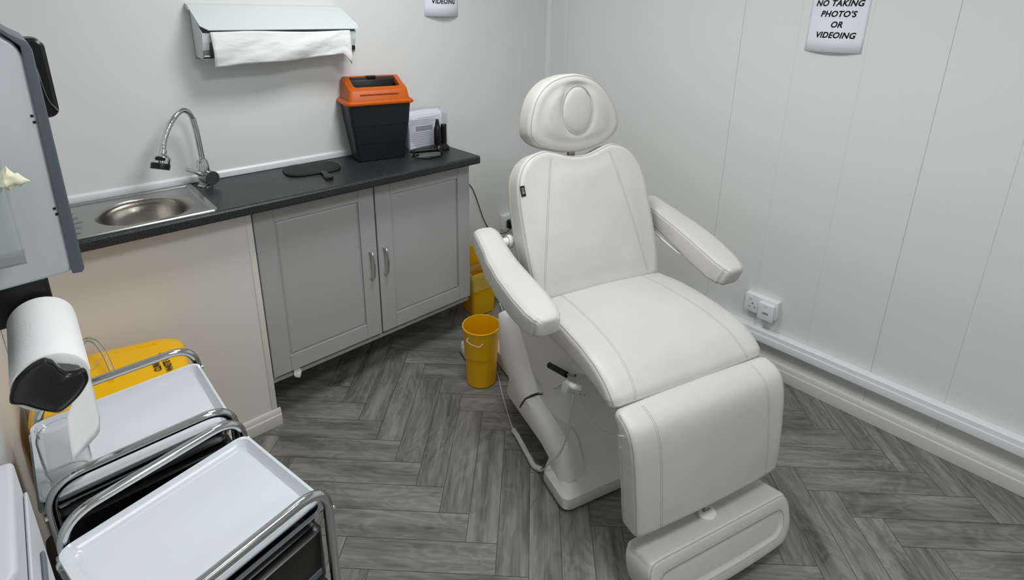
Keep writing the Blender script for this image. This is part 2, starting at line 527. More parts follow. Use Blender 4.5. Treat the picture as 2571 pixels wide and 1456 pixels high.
# ---------------------------------------------------------------- worktop run
ZT, ZB, YWT = 0.986, 0.950, 1.888
SX, SY, SR = 0.248, 2.062, 0.142          # sink bowl
def worktop():
    bm = NB()
    prof = [(YW-0.001, ZB), (YW-0.001, ZT), (YWT+0.010, ZT), (YWT+0.004, ZT-0.002), (YWT, ZT-0.008), (YWT, ZB+0.006), (YWT+0.004, ZB)]
    # right part
    xs = (0.415, 1.551)
    loft(bm, [[(x, y, z) for y, z in prof] for x in xs])
    # left part, front strip and back strip around the sink cut-out
    loft(bm, [[(x, y, z) for y, z in prof] for x in (XL+0.001, 0.09)])
    f = [(1.915, ZB), (1.915, ZT), (YWT+0.010, ZT), (YWT+0.004, ZT-0.002), (YWT, ZT-0.008), (YWT, ZB+0.006), (YWT+0.004, ZB)]
    loft(bm, [[(x, y, z) for y, z in f] for x in (0.09, 0.415)])
    box(bm, 0.09, 0.415, 2.236, YW-0.001, ZB, ZT)
    bmesh.ops.remove_doubles(bm, verts=bm.verts, dist=1e-5)
    o = obj('worktop', bm, 'worktop')
    tag(o, 'long speckled black laminate worktop along the back wall with sink let in', 'worktop')
worktop()

def sink():
    t = thing('sink', 'stainless steel inset sink with round bowl at left end of black worktop', 'sink', (SX, SY, ZT))
    x0, x1, y0, y1 = XL+0.004-SX, 0.430-SX, 1.907-SY, 2.271-SY
    n = 48
    bm = NB()
    outer = [Vector((p.x+(x0+x1)/2, p.y+(y0+y1)/2)) for p in rrect((x1-x0)/2, (y1-y0)/2, 0.014, 6)]
    def grow(d): return inset2d(outer, d)
    z = 0.0
    lev = [(0.0, 0.0005), (0.002, 0.0045), (0.012, 0.0055), (0.020, 0.0052), (0.0235, 0.0015), (0.030, 0.0012)]
    rings = [[bm.verts.new((p.x, p.y, h)) for p in grow(d)] for d, h in lev]
    m_ = len(outer)
    for a, b in zip(rings, rings[1:]):
        for i in range(m_):
            bm.faces.new((a[i], a[(i+1) % m_], b[(i+1) % m_], b[i]))
    inner = rings[-1]
    lip = [bm.verts.new((SR*math.cos(2*math.pi*i/n), SR*math.sin(2*math.pi*i/n), 0.0012)) for i in range(n)]
    edges = [bm.edges.get((inner[i], inner[(i+1) % m_])) for i in range(m_)]
    le = [bm.edges.new((lip[i], lip[(i+1) % n])) for i in range(n)]
    bmesh.ops.triangle_fill(bm, use_beauty=True, edges=edges+le)
    obj('drainer_plate', bm, 'steel', t, smooth=30)
    bm = NB()
    prof = [(SR, 0.0012, 0), (SR-0.002, -0.001, 0), (SR-0.006, -0.006, 0.002), (SR-0.013, -0.014, 0.012), (SR-0.022, -0.025, 0.030), (SR-0.028, -0.036, 0.046), (SR-0.030, -0.060, 0.050), (SR-0.032, -0.090, 0.051), (SR-0.040, -0.116, 0.052), (SR-0.058, -0.128, 0.052), (0.03, -0.132, 0.052), (0.001, -0.132, 0.052)]
    loft(bm, [[(r*math.cos(2*math.pi*i/n), dy+r*math.sin(2*math.pi*i/n), z) for i in range(n)] for r, z, dy in prof], cap=False)
    obj('bowl', bm, 'bowl', t, smooth=50)
    bm = NB()
    lathe(bm, [(0.030, -0.131), (0.028, -0.1275), (0.020, -0.1285), (0.001, -0.1285)], 24, c=(0, 0.052, 0))
    obj('drain', bm, 'chrome', t, smooth=40)
    bm = NB()
    for k in range(5):
        yy = -0.10+k*0.052
        tube(bm, [(x0+0.035, yy, 0.0014), (-SR-0.026-0.008*abs(k-2), yy, 0.0010)], 0.004, 8)
    obj('drainer_rib', bm, 'steel', t, smooth=60)
sink()

def tap():
    t = thing('kitchen_tap', 'chrome mixer tap with bent flexible spout and spray head over sink', 'tap', (0.468, 2.215, ZT))
    bm = NB(); lathe(bm, [(0.027, 0.0), (0.027, 0.006), (0.0235, 0.010), (0.0235, 0.060), (0.022, 0.085), (0.017, 0.105), (0.0001, 0.106)], 28)
    obj('body', bm, 'chrome', t, smooth=40)
    # side cartridge facing the room
    bm = NB()
    Mx = Matrix.Rotation(R(90), 4, 'X') @ Matrix.Identity(4)
    lathe(bm, [(0.0275, 0.0), (0.0275, 0.045), (0.0262, 0.049), (0.0001, 0.049)], 28, Mx=Matrix.Translation((0.004, 0, 0.038)) @ Matrix.Rotation(R(14), 4, 'Z') @ Mx)
    obj('cartridge', bm, 'chrome_dark', t, smooth=40)
    bm = NB(); tube(bm, [(-0.004, -0.022, 0.045), (-0.062, -0.030, 0.086)], [0.0056, 0.0072], 12)
    obj('lever', bm, 'chrome', t, smooth=60)
    dx = lambda x, y, z: Vector((x-0.468, y-2.215, z-ZT))
    up = [dx(0.470, 2.215, 1.08), dx(0.468, 2.215, 1.13), dx(0.465, 2.213, 1.20), dx(0.4585, 2.208, 1.250)]
    bm = NB(); tube(bm, up, 0.0105, 14)
    obj('riser', bm, 'chrome', t, smooth=60)
    sp = catmull([dx(0.4585, 2.208, 1.246), dx(0.448, 2.200, 1.272), dx(0.428, 2.190, 1.284), dx(0.402, 2.172, 1.273), dx(0.372, 2.155, 1.240), dx(0.347, 2.140, 1.195), dx(0.336, 2.130, 1.160)], 9)
    rr = [0.0092+0.0005*math.sin(i*2.4) for i in range(len(sp))]
    bm = NB(); tube(bm, sp, rr, 14)
    obj('spout', bm, 'chrome', t, smooth=60)
    d = (sp[-1]-sp[-4]).normalized()
    e = Vector((-0.35, -0.25, -1)).normalized()
    q = e.to_track_quat('Z', 'Y').to_matrix().to_4x4()
    Mx = Matrix.Translation(sp[-1]) @ q
    bm = NB(); lathe(bm, [(0.0001, -0.006), (0.012, -0.005), (0.0125, 0.008), (0.017, 0.011), (0.0270, 0.019), (0.0285, 0.026), (0.0285, 0.044), (0.0001, 0.044)], 28, Mx=Mx)
    hd = obj('spray_head', bm, 'chrome', t, smooth=40)
    bm = NB(); lathe(bm, [(0.0286, 0.042), (0.0295, 0.045), (0.0290, 0.062), (0.0001, 0.062)], 28, Mx=Mx)
    obj('nozzle', bm, 'blackp', hd, smooth=40)
    bm = NB()
    c = Mx @ Vector((0, 0, 0.028))
    v = Vector((-0.35, -1, 0.1)); v = (v-v.dot(e)*e).normalized(); s_ = e.cross(v)
    prism(bm, rrect(0.015, 0.0065, 0.0064), 0.0250, 0.0302, Mx=basis(c, s_, e, v))
    obj('spray_button', bm, 'blackp', hd, smooth=40)
tap()

# boxed-in panel under the sink
t = thing('sink_boxing', 'cream painted boxed-in panel with skirting below the sink', 'panel', (0, 0, 0))
obj('front_board', bbox(XL+0.001, 0.541, 1.972, 1.990, 0.0, ZB-0.0005), 'panel', t)
obj('side_board', bbox(0.523, 0.541, 1.990, YW-0.001, 0.0, ZB-0.0005), 'panel', t)
bm = NB(); box(bm, 0.5225, 0.5435, 1.9695, 1.990, 0.066, ZB-0.001); box(bm, XL+0.001, 0.522, 1.9697, 1.9725, ZB-0.030, ZB-0.001)
obj('edge_trim', bm, 'panel', t, bevel=0.001)
o = skirting('skirting', [(0, 0), (0.014, 0), (0.014, 0.048), (0.010, 0.052), (0.010, 0.066), (0.004, 0.076), (0, 0.076)], (XL+0.016, 0.555), 'x', 1.972, -1, parent=t)

def cabinet():
    X0, X1, Z0, Z1, Y0 = 0.547, 1.551, 0.215, 0.944, 1.971
    t = thing('base_cabinet', 'grey shaker style double cupboard under the black worktop', 'cabinet', (X0, Y0, 0.18))
    L = lambda x0, x1, y0, y1, z0, z1: (x0-X0, x1-X0, y0-Y0, y1-Y0, z0-0.18, z1-0.18)
    bm = NB()
    box(bm, *L(X0, X0+0.018, Y0+0.02, YW-0.001, 0.18, ZB-0.001))
    box(bm, *L(X1-0.018, X1, Y0+0.02, YW-0.001, 0.18, ZB-0.001))
    box(bm, *L(X0+0.018, X1-0.018, Y0+0.02, YW-0.001, 0.18, 0.198))
    box(bm, *L(X0+0.018, X1-0.018, YW-0.019, YW-0.001, 0.198, ZB-0.001))
    box(bm, *L(X0+0.018, X1-0.018, Y0+0.02, Y0+0.10, ZB-0.02, ZB-0.001))
    obj('carcass', bm, 'door', t, bevel=0.001)
    def door(x0, x1, hx):
        bm = NB()
        fw_ = 0.072; b = 0.011; dp = 0.009
        y = Y0
        def q(x, yy, z): return bm.verts.new((x-X0, yy-Y0, z-0.18))
        o4 = [(x0, Z0), (x1, Z0), (x1, Z1), (x0, Z1)]
        i4 = [(x0+fw_, Z0+fw_), (x1-fw_, Z0+fw_), (x1-fw_, Z1-fw_), (x0+fw_, Z1-fw_)]
        j4 = [(x0+fw_+b, Z0+fw_+b), (x1-fw_-b, Z0+fw_+b), (x1-fw_-b, Z1-fw_-b), (x0+fw_+b, Z1-fw_-b)]
        bk = [q(x, y+0.019, z) for x, z in o4]
        # soft outer arris
        o0 = [q(x, y+0.0025, z) for x, z in o4]
        c = 0.0025
        o1 = [q(x+sx*c, y, z+sz*c) for (x, z), (sx, sz) in zip(o4, ((1, 1), (-1, 1), (-1, -1), (1, -1)))]
        v1 = [q(x, y, z) for x, z in i4]
        v2 = [q(x, y+dp, z) for x, z in i4]
        v3 = [q(x, y+dp+0.001, z) for x, z in j4]
        def br(a, c_):
            for i in range(4): bm.faces.new((a[i], a[(i+1) % 4], c_[(i+1) % 4], c_[i]))
        br(bk, o0); br(o0, o1); br(o1, v1); br(v1, v2)
        # chamfer from recess bottom towards the centre field
        v4 = [q(x, y+0.0040, z) for x, z in j4]
        br(v2, v4); bm.faces.new(v4); bm.faces.new(bk)
        for v in v3: bm.verts.remove(v)
        d = obj('door', bm, 'door', t)
        # fine stile joint lines
        for xx in (x0+fw_, x1-fw_):
            for z0, z1 in ((Z0+0.003, Z0+fw_), (Z1-fw_, Z1-0.003)):
                obj('stile_joint', bbox(*L(xx-0.0006, xx+0.0006, y-0.0002, y+0.001, z0, z1)), 'doorgap', d)
        # bow handle
        bm = NB()
        za, zb = 0.512, 0.634
        pts = catmull([Vector((hx-X0, -0.001, za-0.18)), Vector((hx-X0, -0.020, za+0.004-0.18)), Vector((hx-X0, -0.028, za+0.03-0.18)),
                       Vector((hx-X0, -0.031, (za+zb)/2-0.18)), Vector((hx-X0, -0.028, zb-0.03-0.18)), Vector((hx-X0, -0.020, zb-0.004-0.18)), Vector((hx-X0, -0.001, zb-0.18))], 8)
        n = len(pts)
        tube(bm, pts, [0.0056+0.0025*(abs(i/(n-1)-0.5)*2)**4 for i in range(n)], 12)
        for z in (za, zb):
            lathe(bm, [(0.0075, 0), (0.0085, 0.002), (0.0075, 0.004)], 16, Mx=Matrix.Translation((hx-X0, 0, z-0.18)) @ Matrix.Rotation(R(90), 4, 'X'))
        obj('handle', bm, 'chrome', d, smooth=60)
    door(X0+0.001, 1.034, 1.001)
    door(1.040, X1-0.001, 1.069)
cabinet()

o = obj('paper_scrap', NB(), 'paper'); bpy.data.objects.remove(o)
bm = NB()
loft(bm, [[(0.632, 1.986, 0.214), (0.652, 1.984, 0.214), (0.656, 1.989, 0.214), (0.634, 1.9895, 0.214)],
          [(0.626, 1.978, 0.188), (0.655, 1.976, 0.186), (0.660, 1.982, 0.190), (0.630, 1.984, 0.190)],
          [(0.632, 1.980, 0.174), (0.648, 1.977, 0.166), (0.655, 1.980, 0.172), (0.640, 1.984, 0.172)]])
tag(obj('paper_scrap', bm, 'paper'), 'small white scrap of paper hanging below the left cupboard door', 'paper')

# ---------------------------------------------------------------- things on the worktop
def hand_mirror():
    t = thing('hand_mirror', 'black hand mirror lying face down on the worktop beside the tap', 'mirror', (0.862, 2.170, ZT), R(-9))
    body = []
    for i in range(64):
        a = 2*math.pi*i/64
        c, s_ = math.cos(a), math.sin(a)
        body.append(Vector((0.112*math.copysign(abs(c)**0.52, c), 0.084*math.copysign(abs(s_)**0.58, s_))))
    bm = NB()
    rings = [[(p.x*(0.112-d)/0.112, p.y*(0.084-d)/0.084, z) for p in body] for d, z in ((0.003, 0.0005), (0.0, 0.003), (0.0, 0.007), (0.002, 0.0095), (0.008, 0.0105), (0.03, 0.0108), (0.06, 0.0109))]
    loft(bm, rings)
    obj('mirror_back', bm, 'blackm', t, smooth=50)
    bm = NB()
    hp = [Vector((p[0]+0.024, p[1]*1.10)) for p in ((-0.013, -0.074), (-0.011, -0.100), (-0.015, -0.135), (-0.016, -0.160), (-0.010, -0.172), (0.010, -0.172), (0.016, -0.160), (0.015, -0.135), (0.011, -0.100), (0.013, -0.074))]
    loft(bm, [[(p.x, p.y, z) for p in (hp if k == 0 else [Vector((0.024+(q.x-0.024)*0.8, q.y)) for q in hp])] for k, z in ((0, 0.001), (0, 0.009), (1, 0.013))])
    h = obj('handle', bm, 'blackp', t, smooth=40)
    bm = NB(); lathe(bm, [(0.005, 0.0125), (0.004, 0.0135), (0.003, 0.0135)], 16, c=(0.0195, -0.176, 0))
    obj('hanging_eyelet', bm, 'blackm', h, smooth=40)
hand_mirror()

def orange_bin():
    t = thing('swing_bin', 'small charcoal waste bin with bright orange flap lid on the worktop', 'bin', (1.183, 2.182, ZT), R(-12.5))
    def rr(hx, hy, r, z, dx=0, dy=0): return [(p.x+dx, p.y+dy, z) for p in rrect(hx, hy, r, 5)]
    bm = NB()
    loft(bm, [rr(0.104, 0.060, 0.014, 0.0), rr(0.108, 0.064, 0.016, 0.004), rr(0.1175, 0.071, 0.017, 0.082),
              rr(0.1190, 0.0722, 0.017, 0.0835), rr(0.129, 0.0785, 0.018, 0.162), rr(0.1305, 0.0796, 0.018, 0.1635), rr(0.140, 0.085, 0.019, 0.266)])
    obj('bin_body', bm, 'charcoal', t, smooth=25)
    # lid rim and hood
    bm = NB()
    loft(bm, [rr(0.146, 0.089, 0.02, 0.254), rr(0.152, 0.094, 0.022, 0.258), rr(0.153, 0.095, 0.022, 0.266), rr(0.146, 0.089, 0.02, 0.273), rr(0.139, 0.085, 0.018, 0.276)], cap=False)
    # hood side walls up to sloping top
    base = rrect(0.137, 0.083, 0.018, 5)
    def top(p, ins, dz=0):
        x, y = p.x*(0.128-ins)/0.137, p.y*(0.075-ins)/0.083
        # front is -y : low ; back is high
        u = (y+0.075)/0.15
        z = 0.312+0.050*min(1, u/0.62)
        return (x, y, z+dz)
    a = [bm.verts.new((p.x, p.y, 0.274)) for p in base]
    b = [bm.verts.new(top(p, 0.0)) for p in base]
    c = [bm.verts.new(top(p, 0.004, 0.003)) for p in base]
    dd = [bm.verts.new(top(p, 0.026, 0.003)) for p in base]
    e = [bm.verts.new(top(p, 0.028, -0.022)) for p in base]
    n = len(base)
    for A, B in ((a, b), (b, c), (c, dd), (dd, e)):
        for i in range(n): bm.faces.new((A[i], A[(i+1) % n], B[(i+1) % n], B[i]))
    lid = obj('bin_lid', bm, 'orange', t, smooth=35)
    bm = NB()
    loft(bm, [[(x, -0.0815-0.002, z) for x, z in ((-0.085, 0.301), (0.085, 0.301), (0.085, 0.3025), (-0.085, 0.3025))],
              [(x, -0.0775, z) for x, z in ((-0.085, 0.301), (0.085, 0.301), (0.085, 0.3025), (-0.085, 0.3025))]])
    obj('ridge', bm, 'orange', lid)
    # black flap: sloping panel set in the opening
    bm = NB()
    pr = [(0.010, 0.270), (0.022, 0.350), (0.046, 0.362), (0.050, 0.358), (0.028, 0.345), (0.016, 0.270)]
    loft(bm, [[(x, y, z) for y, z in pr] for x in (-0.098, 0.098)])
    fl = obj('swing_flap', bm, 'blackp', t, bevel=0.002)
    bm = NB(); box(bm, -0.022, 0.018, 0.030, 0.054, 0.356, 0.368)
    obj('flap_clip', bm, 'blackp', fl, bevel=0.002)
orange_bin()

def leaflet_holder():
    t = thing('leaflet_holder', 'clear acrylic leaflet holder full of printed forms beside the orange lidded bin', 'holder', (1.463, 2.215, ZT), R(-3))
    bm = NB()
    box(bm, -0.112, 0.112, -0.036, -0.034, 0.0, 0.150)
    box(bm, -0.112, 0.112, 0.030, 0.032, 0.0, 0.190)
    box(bm, -0.112, -0.110, -0.034, 0.030, 0.0, 0.158); box(bm, 0.110, 0.112, -0.034, 0.030, 0.0, 0.158)
    box(bm, -0.110, 0.110, -0.034, 0.030, 0.0, 0.002)
    obj('acrylic_case', bm, 'clear2', t)
leaflet_holder()
rnd = random.Random(5)
for i in range(4):
    bm = NB()
    x0, x1 = 1.463-0.105+i*0.001, 1.463+0.098-(0.012 if i == 0 else 0.0)
    yb = 2.215-0.030+i*0.012
    rings = []
    n = 14
    for (dy, zz) in ((0, ZT+0.0035), (0.004, ZT+0.09), (0.012, ZT+0.165+0.004*i)):
        row = [(x0+(x1-x0)*k/n, yb+dy+0.012*math.sin(math.pi*k/n)*(zz-ZT)/0.17*-1, zz+0.006*math.sin(math.pi*k/n)) for k in range(n+1)]
        rings.append(row+[(x, y+0.006, z) for x, y, z in reversed(row)])
    loft(bm, rings)
    f = obj('printed_form', bm, 'paper', None, smooth=40)
    tag(f, ['front sheet of printed forms standing in the clear holder, with a grey box and lines',
            'second sheaf of white forms standing behind the front sheet in the clear holder',
            'third sheaf of white forms in the clear holder, one from the wall side',
            'rearmost sheaf of white forms in the clear holder, tallest, nearest the wall'][i], 'paper', 'forms in the acrylic holder')
    if i == 0:
        bm = NB()
        def yl(x, z):
            k = (x-x0)/(x1-x0); h = (z-ZT)
            dy = 0.004*h/0.09 if h < 0.09 else 0.004+0.008*(h-0.09)/0.075
            return yb+dy-0.012*math.sin(math.pi*k)*h/0.17-0.0006
        def bar(a, b_, z0, z1, mi=0):
            m = 8; vs = []
            for k in range(m+1):
                x = a+(b_-a)*k/m
                vs.append((bm.verts.new((x, yl(x, z0), z0)), bm.verts.new((x, yl(x, z1), z1))))
            for p, q in zip(vs, vs[1:]): bm.faces.new((p[0], q[0], q[1], p[1]))
        bar(x0+0.035, x1-0.06, ZT+0.088, ZT+0.112)
        for z, a, b_ in ((0.150, .05, .0), (0.140, .01, .03), (0.131, .01, .01), (0.122, .01, .05), (0.078, .02, .0), (0.069, .01, .03), (0.060, .01, .01), (0.050, .01, .04), (0.041, .01, 0.01), (0.030, .01, .05), (0.020, .01, .01)):
            bar(x0+a, x1-b_-0.01, ZT+z, ZT+z+0.0022)
        obj('printed_lines', bm, 'inkgrey', f)

def marker_stand():
    t = thing('trimmer_stand', 'black charging base at the right end of the worktop', 'stand', (1.478, 2.105, ZT))
    bm = NB()
    pts = [Vector(p) for p in ((-0.040, -0.012), (-0.030, -0.028), (0.0, -0.034), (0.030, -0.030), (0.042, -0.012), (0.040, 0.010), (0.026, 0.022), (0.0, 0.026), (-0.028, 0.022), (-0.040, 0.008))]
    sm = [Vector((p.x, p.y)) for p in catmull([(p.x, p.y, 0) for p in pts], 4, True)]
    loft(bm, [[(p.x*k, p.y*k, z) for p in sm] for k, z in ((1, 0), (1.02, 0.006), (0.97, 0.018), (0.80, 0.026), (0.55, 0.034))])
    obj('base', bm, 'blackp', t, smooth=60)
    bm = NB(); lathe(bm, [(0.004, 0.0), (0.0038, 0.0016), (0.0001, 0.0022)], 12, Mx=Matrix.Translation((-0.034, -0.027, 0.010)) @ Matrix.Rotation(R(90), 4, 'X'))
    obj('charge_light', bm, 'chrome', t)
    o = NB()
    lathe(o, [(0.017, 0.030), (0.0185, 0.050), (0.0175, 0.104), (0.0150, 0.114), (0.0125, 0.118), (0.0115, 0.123), (0.0070, 0.150), (0.0055, 0.154), (0.0001, 0.155)], 20, c=(-0.015, 0, 0))
    p = obj('trimmer', o, 'blackp', None, smooth=45, loc=(1.478, 2.105, ZT))
    tag(p, 'tall slim black trimmer with tapered tip standing in the charging base', 'trimmer')
    o = NB()
    lathe(o, [(0.0135, 0.030), (0.0145, 0.050), (0.014, 0.110), (0.0145, 0.112), (0.0145, 0.122), (0.012, 0.127), (0.0001, 0.128)], 20, c=(0.019, -0.003, 0))
    p = obj('trimmer', o, 'blackp', None, smooth=45, loc=(1.478, 2.105, ZT))
    tag(p, 'shorter flat-topped black trimmer standing beside the tapered one', 'trimmer')
marker_stand()

def glasses():
    t = thing('safety_glasses', 'black framed glasses with clear lens folded on the worktop before the leaflet holder', 'glasses', (1.345, 2.035, ZT), R(-12))
    bm = NB()
    fr = fillet_path([(-0.062, -0.005, 0.006), (-0.060, -0.010, 0.036), (0.045, -0.028, 0.040), (0.068, -0.034, 0.026), (0.064, -0.030, 0.006), (0.0, -0.040, 0.004)], 0.012, 6, True)
    tube(bm, fr, 0.0042, 8, True)
    f = obj('frame', bm, 'blackp', t, smooth=60)
    bm = NB()
    loft(bm, [[(-0.056, -0.008, 0.024), (0.060, -0.030, 0.026), (0.062, -0.032, 0.040), (0.045, -0.028, 0.044), (-0.058, -0.008, 0.040)],
              [(-0.056, 0.002, 0.024), (0.060, -0.020, 0.026), (0.060, -0.022, 0.040), (0.045, -0.020, 0.044), (-0.056, 0.002, 0.040)]])
    obj('brow_bar', bm, 'blackp', t, bevel=0.003)
    bm = NB()
    loft(bm, [[(-0.040, -0.012, 0.006), (0.060, -0.031, 0.008), (0.062, -0.032, 0.026), (-0.035, -0.013, 0.026)],
              [(-0.040, -0.010, 0.006), (0.060, -0.029, 0.008), (0.062, -0.030, 0.026), (-0.035, -0.011, 0.026)]])
    obj('lens', bm, 'clear2', t)
    for (a, b_) in (((-0.060, 0.0, 0.030), (-0.050, 0.055, 0.014)), ((-0.066, -0.006, 0.012), (0.055, 0.030, 0.006))):
        bm = NB(); c = (Vector(a)+Vector(b_))/2+Vector((0.0, 0.004, 0.004))
        tube(bm, catmull([a, c, b_], 8), 0.0042, 8)
        obj('temple_arm', bm, 'blackp', t, smooth=60)
glasses()

# ---------------------------------------------------------------- towel dispenser on the back wall
def towel_dispenser():
    t = thing('towel_dispenser', 'white metal paper towel dispenser with sloping hood on the back wall above the sink', 'dispenser', (0.52, YW, 1.45))
    X1 = 0.585      # width
    D = 0.125
    def P(x, d, z): return (x, -d, z-1.45)
    bm = NB()
    th = 0.0025
    side = [(0.001, 1.643), (0.030, 1.630), (D, 1.548), (0.095, 1.462), (0.001, 1.452)]
    for x in (0.0, X1-th):
        rings = [[P(xx, d, z) for d, z in side] for xx in (x, x+th)]
        loft(bm, rings)
    box(bm, 0.0, X1, -0.004, -0.001, 1.452-1.45, 1.640-1.45)
    box(bm, 0.0, X1, -0.095, -0.004, 1.456-1.45, 1.459-1.45)
    # front flanges and upper front strip
    loft(bm, [[P(x, d, z) for d, z in ((D-0.004, 1.550), (D-0.001, 1.550), (0.118, 1.518), (0.115, 1.518))] for x in (0.0, X1)])
    loft(bm, [[P(x, d, z) for d, z in ((0.115, 1.518), (0.118, 1.518), (0.097, 1.464), (0.094, 1.464))] for x in (0.0, 0.022)])
    loft(bm, [[P(x, d, z) for d, z in ((0.115, 1.518), (0.118, 1.518), (0.097, 1.464), (0.094, 1.464))] for x in (X1-0.022, X1)])
    obj('housing', bm, 'disp_white', t)
    # hood
    bm = NB()
    top = [(0.001, 1.650), (0.030, 1.646), (0.136, 1.563)]
    def ring(dz):
        pts = []
        pts.append([P(-0.012, 0.001, 1.650+dz), P(X1-0.035, 0.001, 1.650+dz)])
        pts.append([P(-0.012, 0.030, 1.646+dz), P(X1-0.020, 0.034, 1.644+dz)])
        pts.append([P(-0.002, 0.120, 1.576+dz), P(X1+0.012, 0.120, 1.576+dz)])
        pts.append([P(0.020, 0.136, 1.562+dz), P(X1+0.006, 0.136, 1.562+dz)])
        return pts
    up, lo_ = ring(0), ring(-0.003)
    loft(bm, [[a, b, d_, c_] for (a, b), (c_, d_) in zip(up, lo_)])
    h = obj('hood', bm, 'disp_white', t)
    bm = NB(); loft(bm, [[P(-0.012, d, z) for d, z in ((0.001, 1.650), (0.046, 1.634), (0.046, 1.624), (0.001, 1.640))], [P(-0.0095, d, z) for d, z in ((0.001, 1.650), (0.046, 1.634), (0.046, 1.624), (0.001, 1.640))]])
    obj('hood_hinge', bm, 'disp_white', h)
    for x in (0.002, X1-0.020):
        bm = NB(); box(bm, x, x+0.020, -0.109, -0.098, 0.023, 0.041)
        k = obj('spindle_clip', bm, 'blackp' if x > 0.1 else 'doorgap', t, bevel=0.002)
        bm = NB(); tube(bm, [(x+0.001, -0.108, 0.019), (x+0.019, -0.108, 0.019)], 0.003, 8)
        obj('spindle_end', bm, 'chrome', k, smooth=60)
    return t
towel_dispenser()
def towel_sheet():
    bm = NB(); nx, nz = 44, 16
    x0, x1 = 0.545, 1.075
    rows = []
    for j in range(nz+1):
        v = j/nz; row = []
        for i in range(nx+1):
            u = i/nx
            ztop = 1.553+0.003*math.sin(u*7)
            zbot = 1.428+0.030*u+0.004*math.sin(9*u)-(0.020 if u > 0.94 else 0)*(u-0.94)/0.06*2.2
            z = ztop+(zbot-ztop)*v
            d = 0.132+0.010*math.sin(v*math.pi)+0.006*math.sin(3.2*u*math.pi+5*v)*v+0.007*noise.noise(Vector((u*4, v*2.2+u*3.5, 1.7)))+0.004*noise.noise(Vector((u*9+v*1.5, v*5+u*5.5, 4.1)))
            d -= 0.004*v
            row.append(bm.verts.new((x0+(x1-x0)*u-0.006*v*(1-u)*0+0.010*(1-v)*0+0.006*v*(0.5-u), YW-d, z)))
        rows.append(row)
    for a, b in zip(rows, rows[1:]):
        for i in range(nx): bm.faces.new((a[i], a[i+1], b[i+1], b[i]))
    o = obj('paper_towel', bm, 'tissue', None, smooth=180)
    s_ = o.modifiers.new('thickness', 'SOLIDIFY'); s_.thickness = 0.0008
    tag(o, 'creased white paper towel hanging from the front of the white dispenser', 'paper towel')
towel_sheet()

# ---------------------------------------------------------------- notices
def bow(amount, w, h):
    def f(x, y):
        k = max(0.0, 1-(2*x/w)**2)
        return amount*k*(0.35+0.65*(0.5-y/h))+0.001
    return f
def notice(name, label, o3, X, w, h, amount, lines):
    Y = (0, 0, 1); Z = Vector(X).cross(Vector(Y))
    Mx = basis(o3, X, Y, Z)
    t = thing(name, label, 'notice', o3)
    Ml = Matrix.Translation(-Vector(o3)) @ Mx
    bf = bow(amount, w, h)
    bm = NB(); nx, ny = 20, 6
    g = [[bm.verts.new(Ml @ Vector((-w/2+w*i/nx, -h/2+h*j/ny, bf(-w/2+w*i/nx, -h/2+h*j/ny)))) for i in range(nx+1)] for j in range(ny+1)]
    for j in range(ny):
        for i in range(nx): bm.faces.new((g[j][i], g[j][i+1], g[j+1][i+1], g[j+1][i]))
    s_ = obj('sheet', bm, 'paper', t, smooth=180)
    md = s_.modifiers.new('t', 'SOLIDIFY'); md.thickness = 0.0004
    for body, size, y, dx in lines:
        def bend(p, y=y, dx=dx): return Vector((p.x+dx, p.y+y, bf(p.x+dx, p.y+y)+0.0011))
        text_obj('lettering', body, size, Ml, 'ink', t, shear=0.22, bold=0.00085*size/0.03, bend=bend, sx=0.92)
notice('notice_sheet', 'white paper notice on the right wall reading no taking photos or videoing', (XW, 0.735, 1.652), (0, -1, 0), 0.205, 0.297, 0.022,
       [('NO TAKING', 0.0310, 0.0335, -0.002), ("PHOTO'S", 0.0310, -0.006, 0.001), ('OR', 0.0310, -0.0455, 0.003), ('VIDEOING', 0.0310, -0.0850, 0.003), ('STRICTLY', 0.031, 0.073, 0.0)][:4])
notice('notice_sheet', 'white paper notice on the back wall near the corner reading videoing', (1.636, YW, 1.758), (1, 0, 0), 0.203, 0.297, 0.030,
       [('OR', 0.0310, -0.0400, 0.0), ('VIDEOING', 0.0310, -0.0790, 0.0)])

# ---------------------------------------------------------------- sockets
def uk_socket(o3, X, label, w=0.147, h=0.088, holes=(-1,)):
    Y = Vector((0, 0, 1)); X = Vector(X); Z = X.cross(Y)
    t = thing('double_socket', label, 'socket', o3)
    B = basis((0, 0, 0), X, Y, Z)
    def bx(a, m, parent, bev=None, name='x'):
        bm = NB(); box(bm, *a, Mx=B); return obj(name, bm, m, parent, bevel=bev)
    bx((-w/2, w/2, -h/2, h/2, 0.0, 0.030), 'pvc', t, 0.003, 'back_box')
    p = bx((-w/2, w/2, -h/2, h/2, 0.030, 0.037), 'pvc', t, 0.002, 'face_plate')
    for s_ in holes:
        cx = s_*w*0.25
        bx((cx-0.002, cx+0.002, -0.004, 0.004, 0.0365, 0.0374), 'rubber', p, None, 'pin_hole')
        bx((cx-0.014, cx-0.008, -0.020, -0.0165, 0.0365, 0.0374), 'rubber', p, None, 'pin_hole')
        bx((cx+0.008, cx+0.014, -0.020, -0.0165, 0.0365, 0.0374), 'rubber', p, None, 'pin_hole')
        sw = bx((cx-0.004-0.012, cx+0.004-0.012, 0.020, 0.034, 0.0365, 0.041), 'pvc', p, 0.001, 'switch')
        bx((0.001, 0.005, 0.018, 0.022, 0.0365, 0.0374), 'rubber', p, None, 'screw')
    return t, B
t, B = uk_socket((XW, 0.826, 0.345), (0, -1, 0), 'white double wall socket on the right wall above the trunking')
bm = NB(); box(bm, -0.016, 0.016, -0.118, -0.044, 0.0, 0.014, Mx=B)
obj('conduit_drop', bm, 'pvc', t, bevel=0.001)
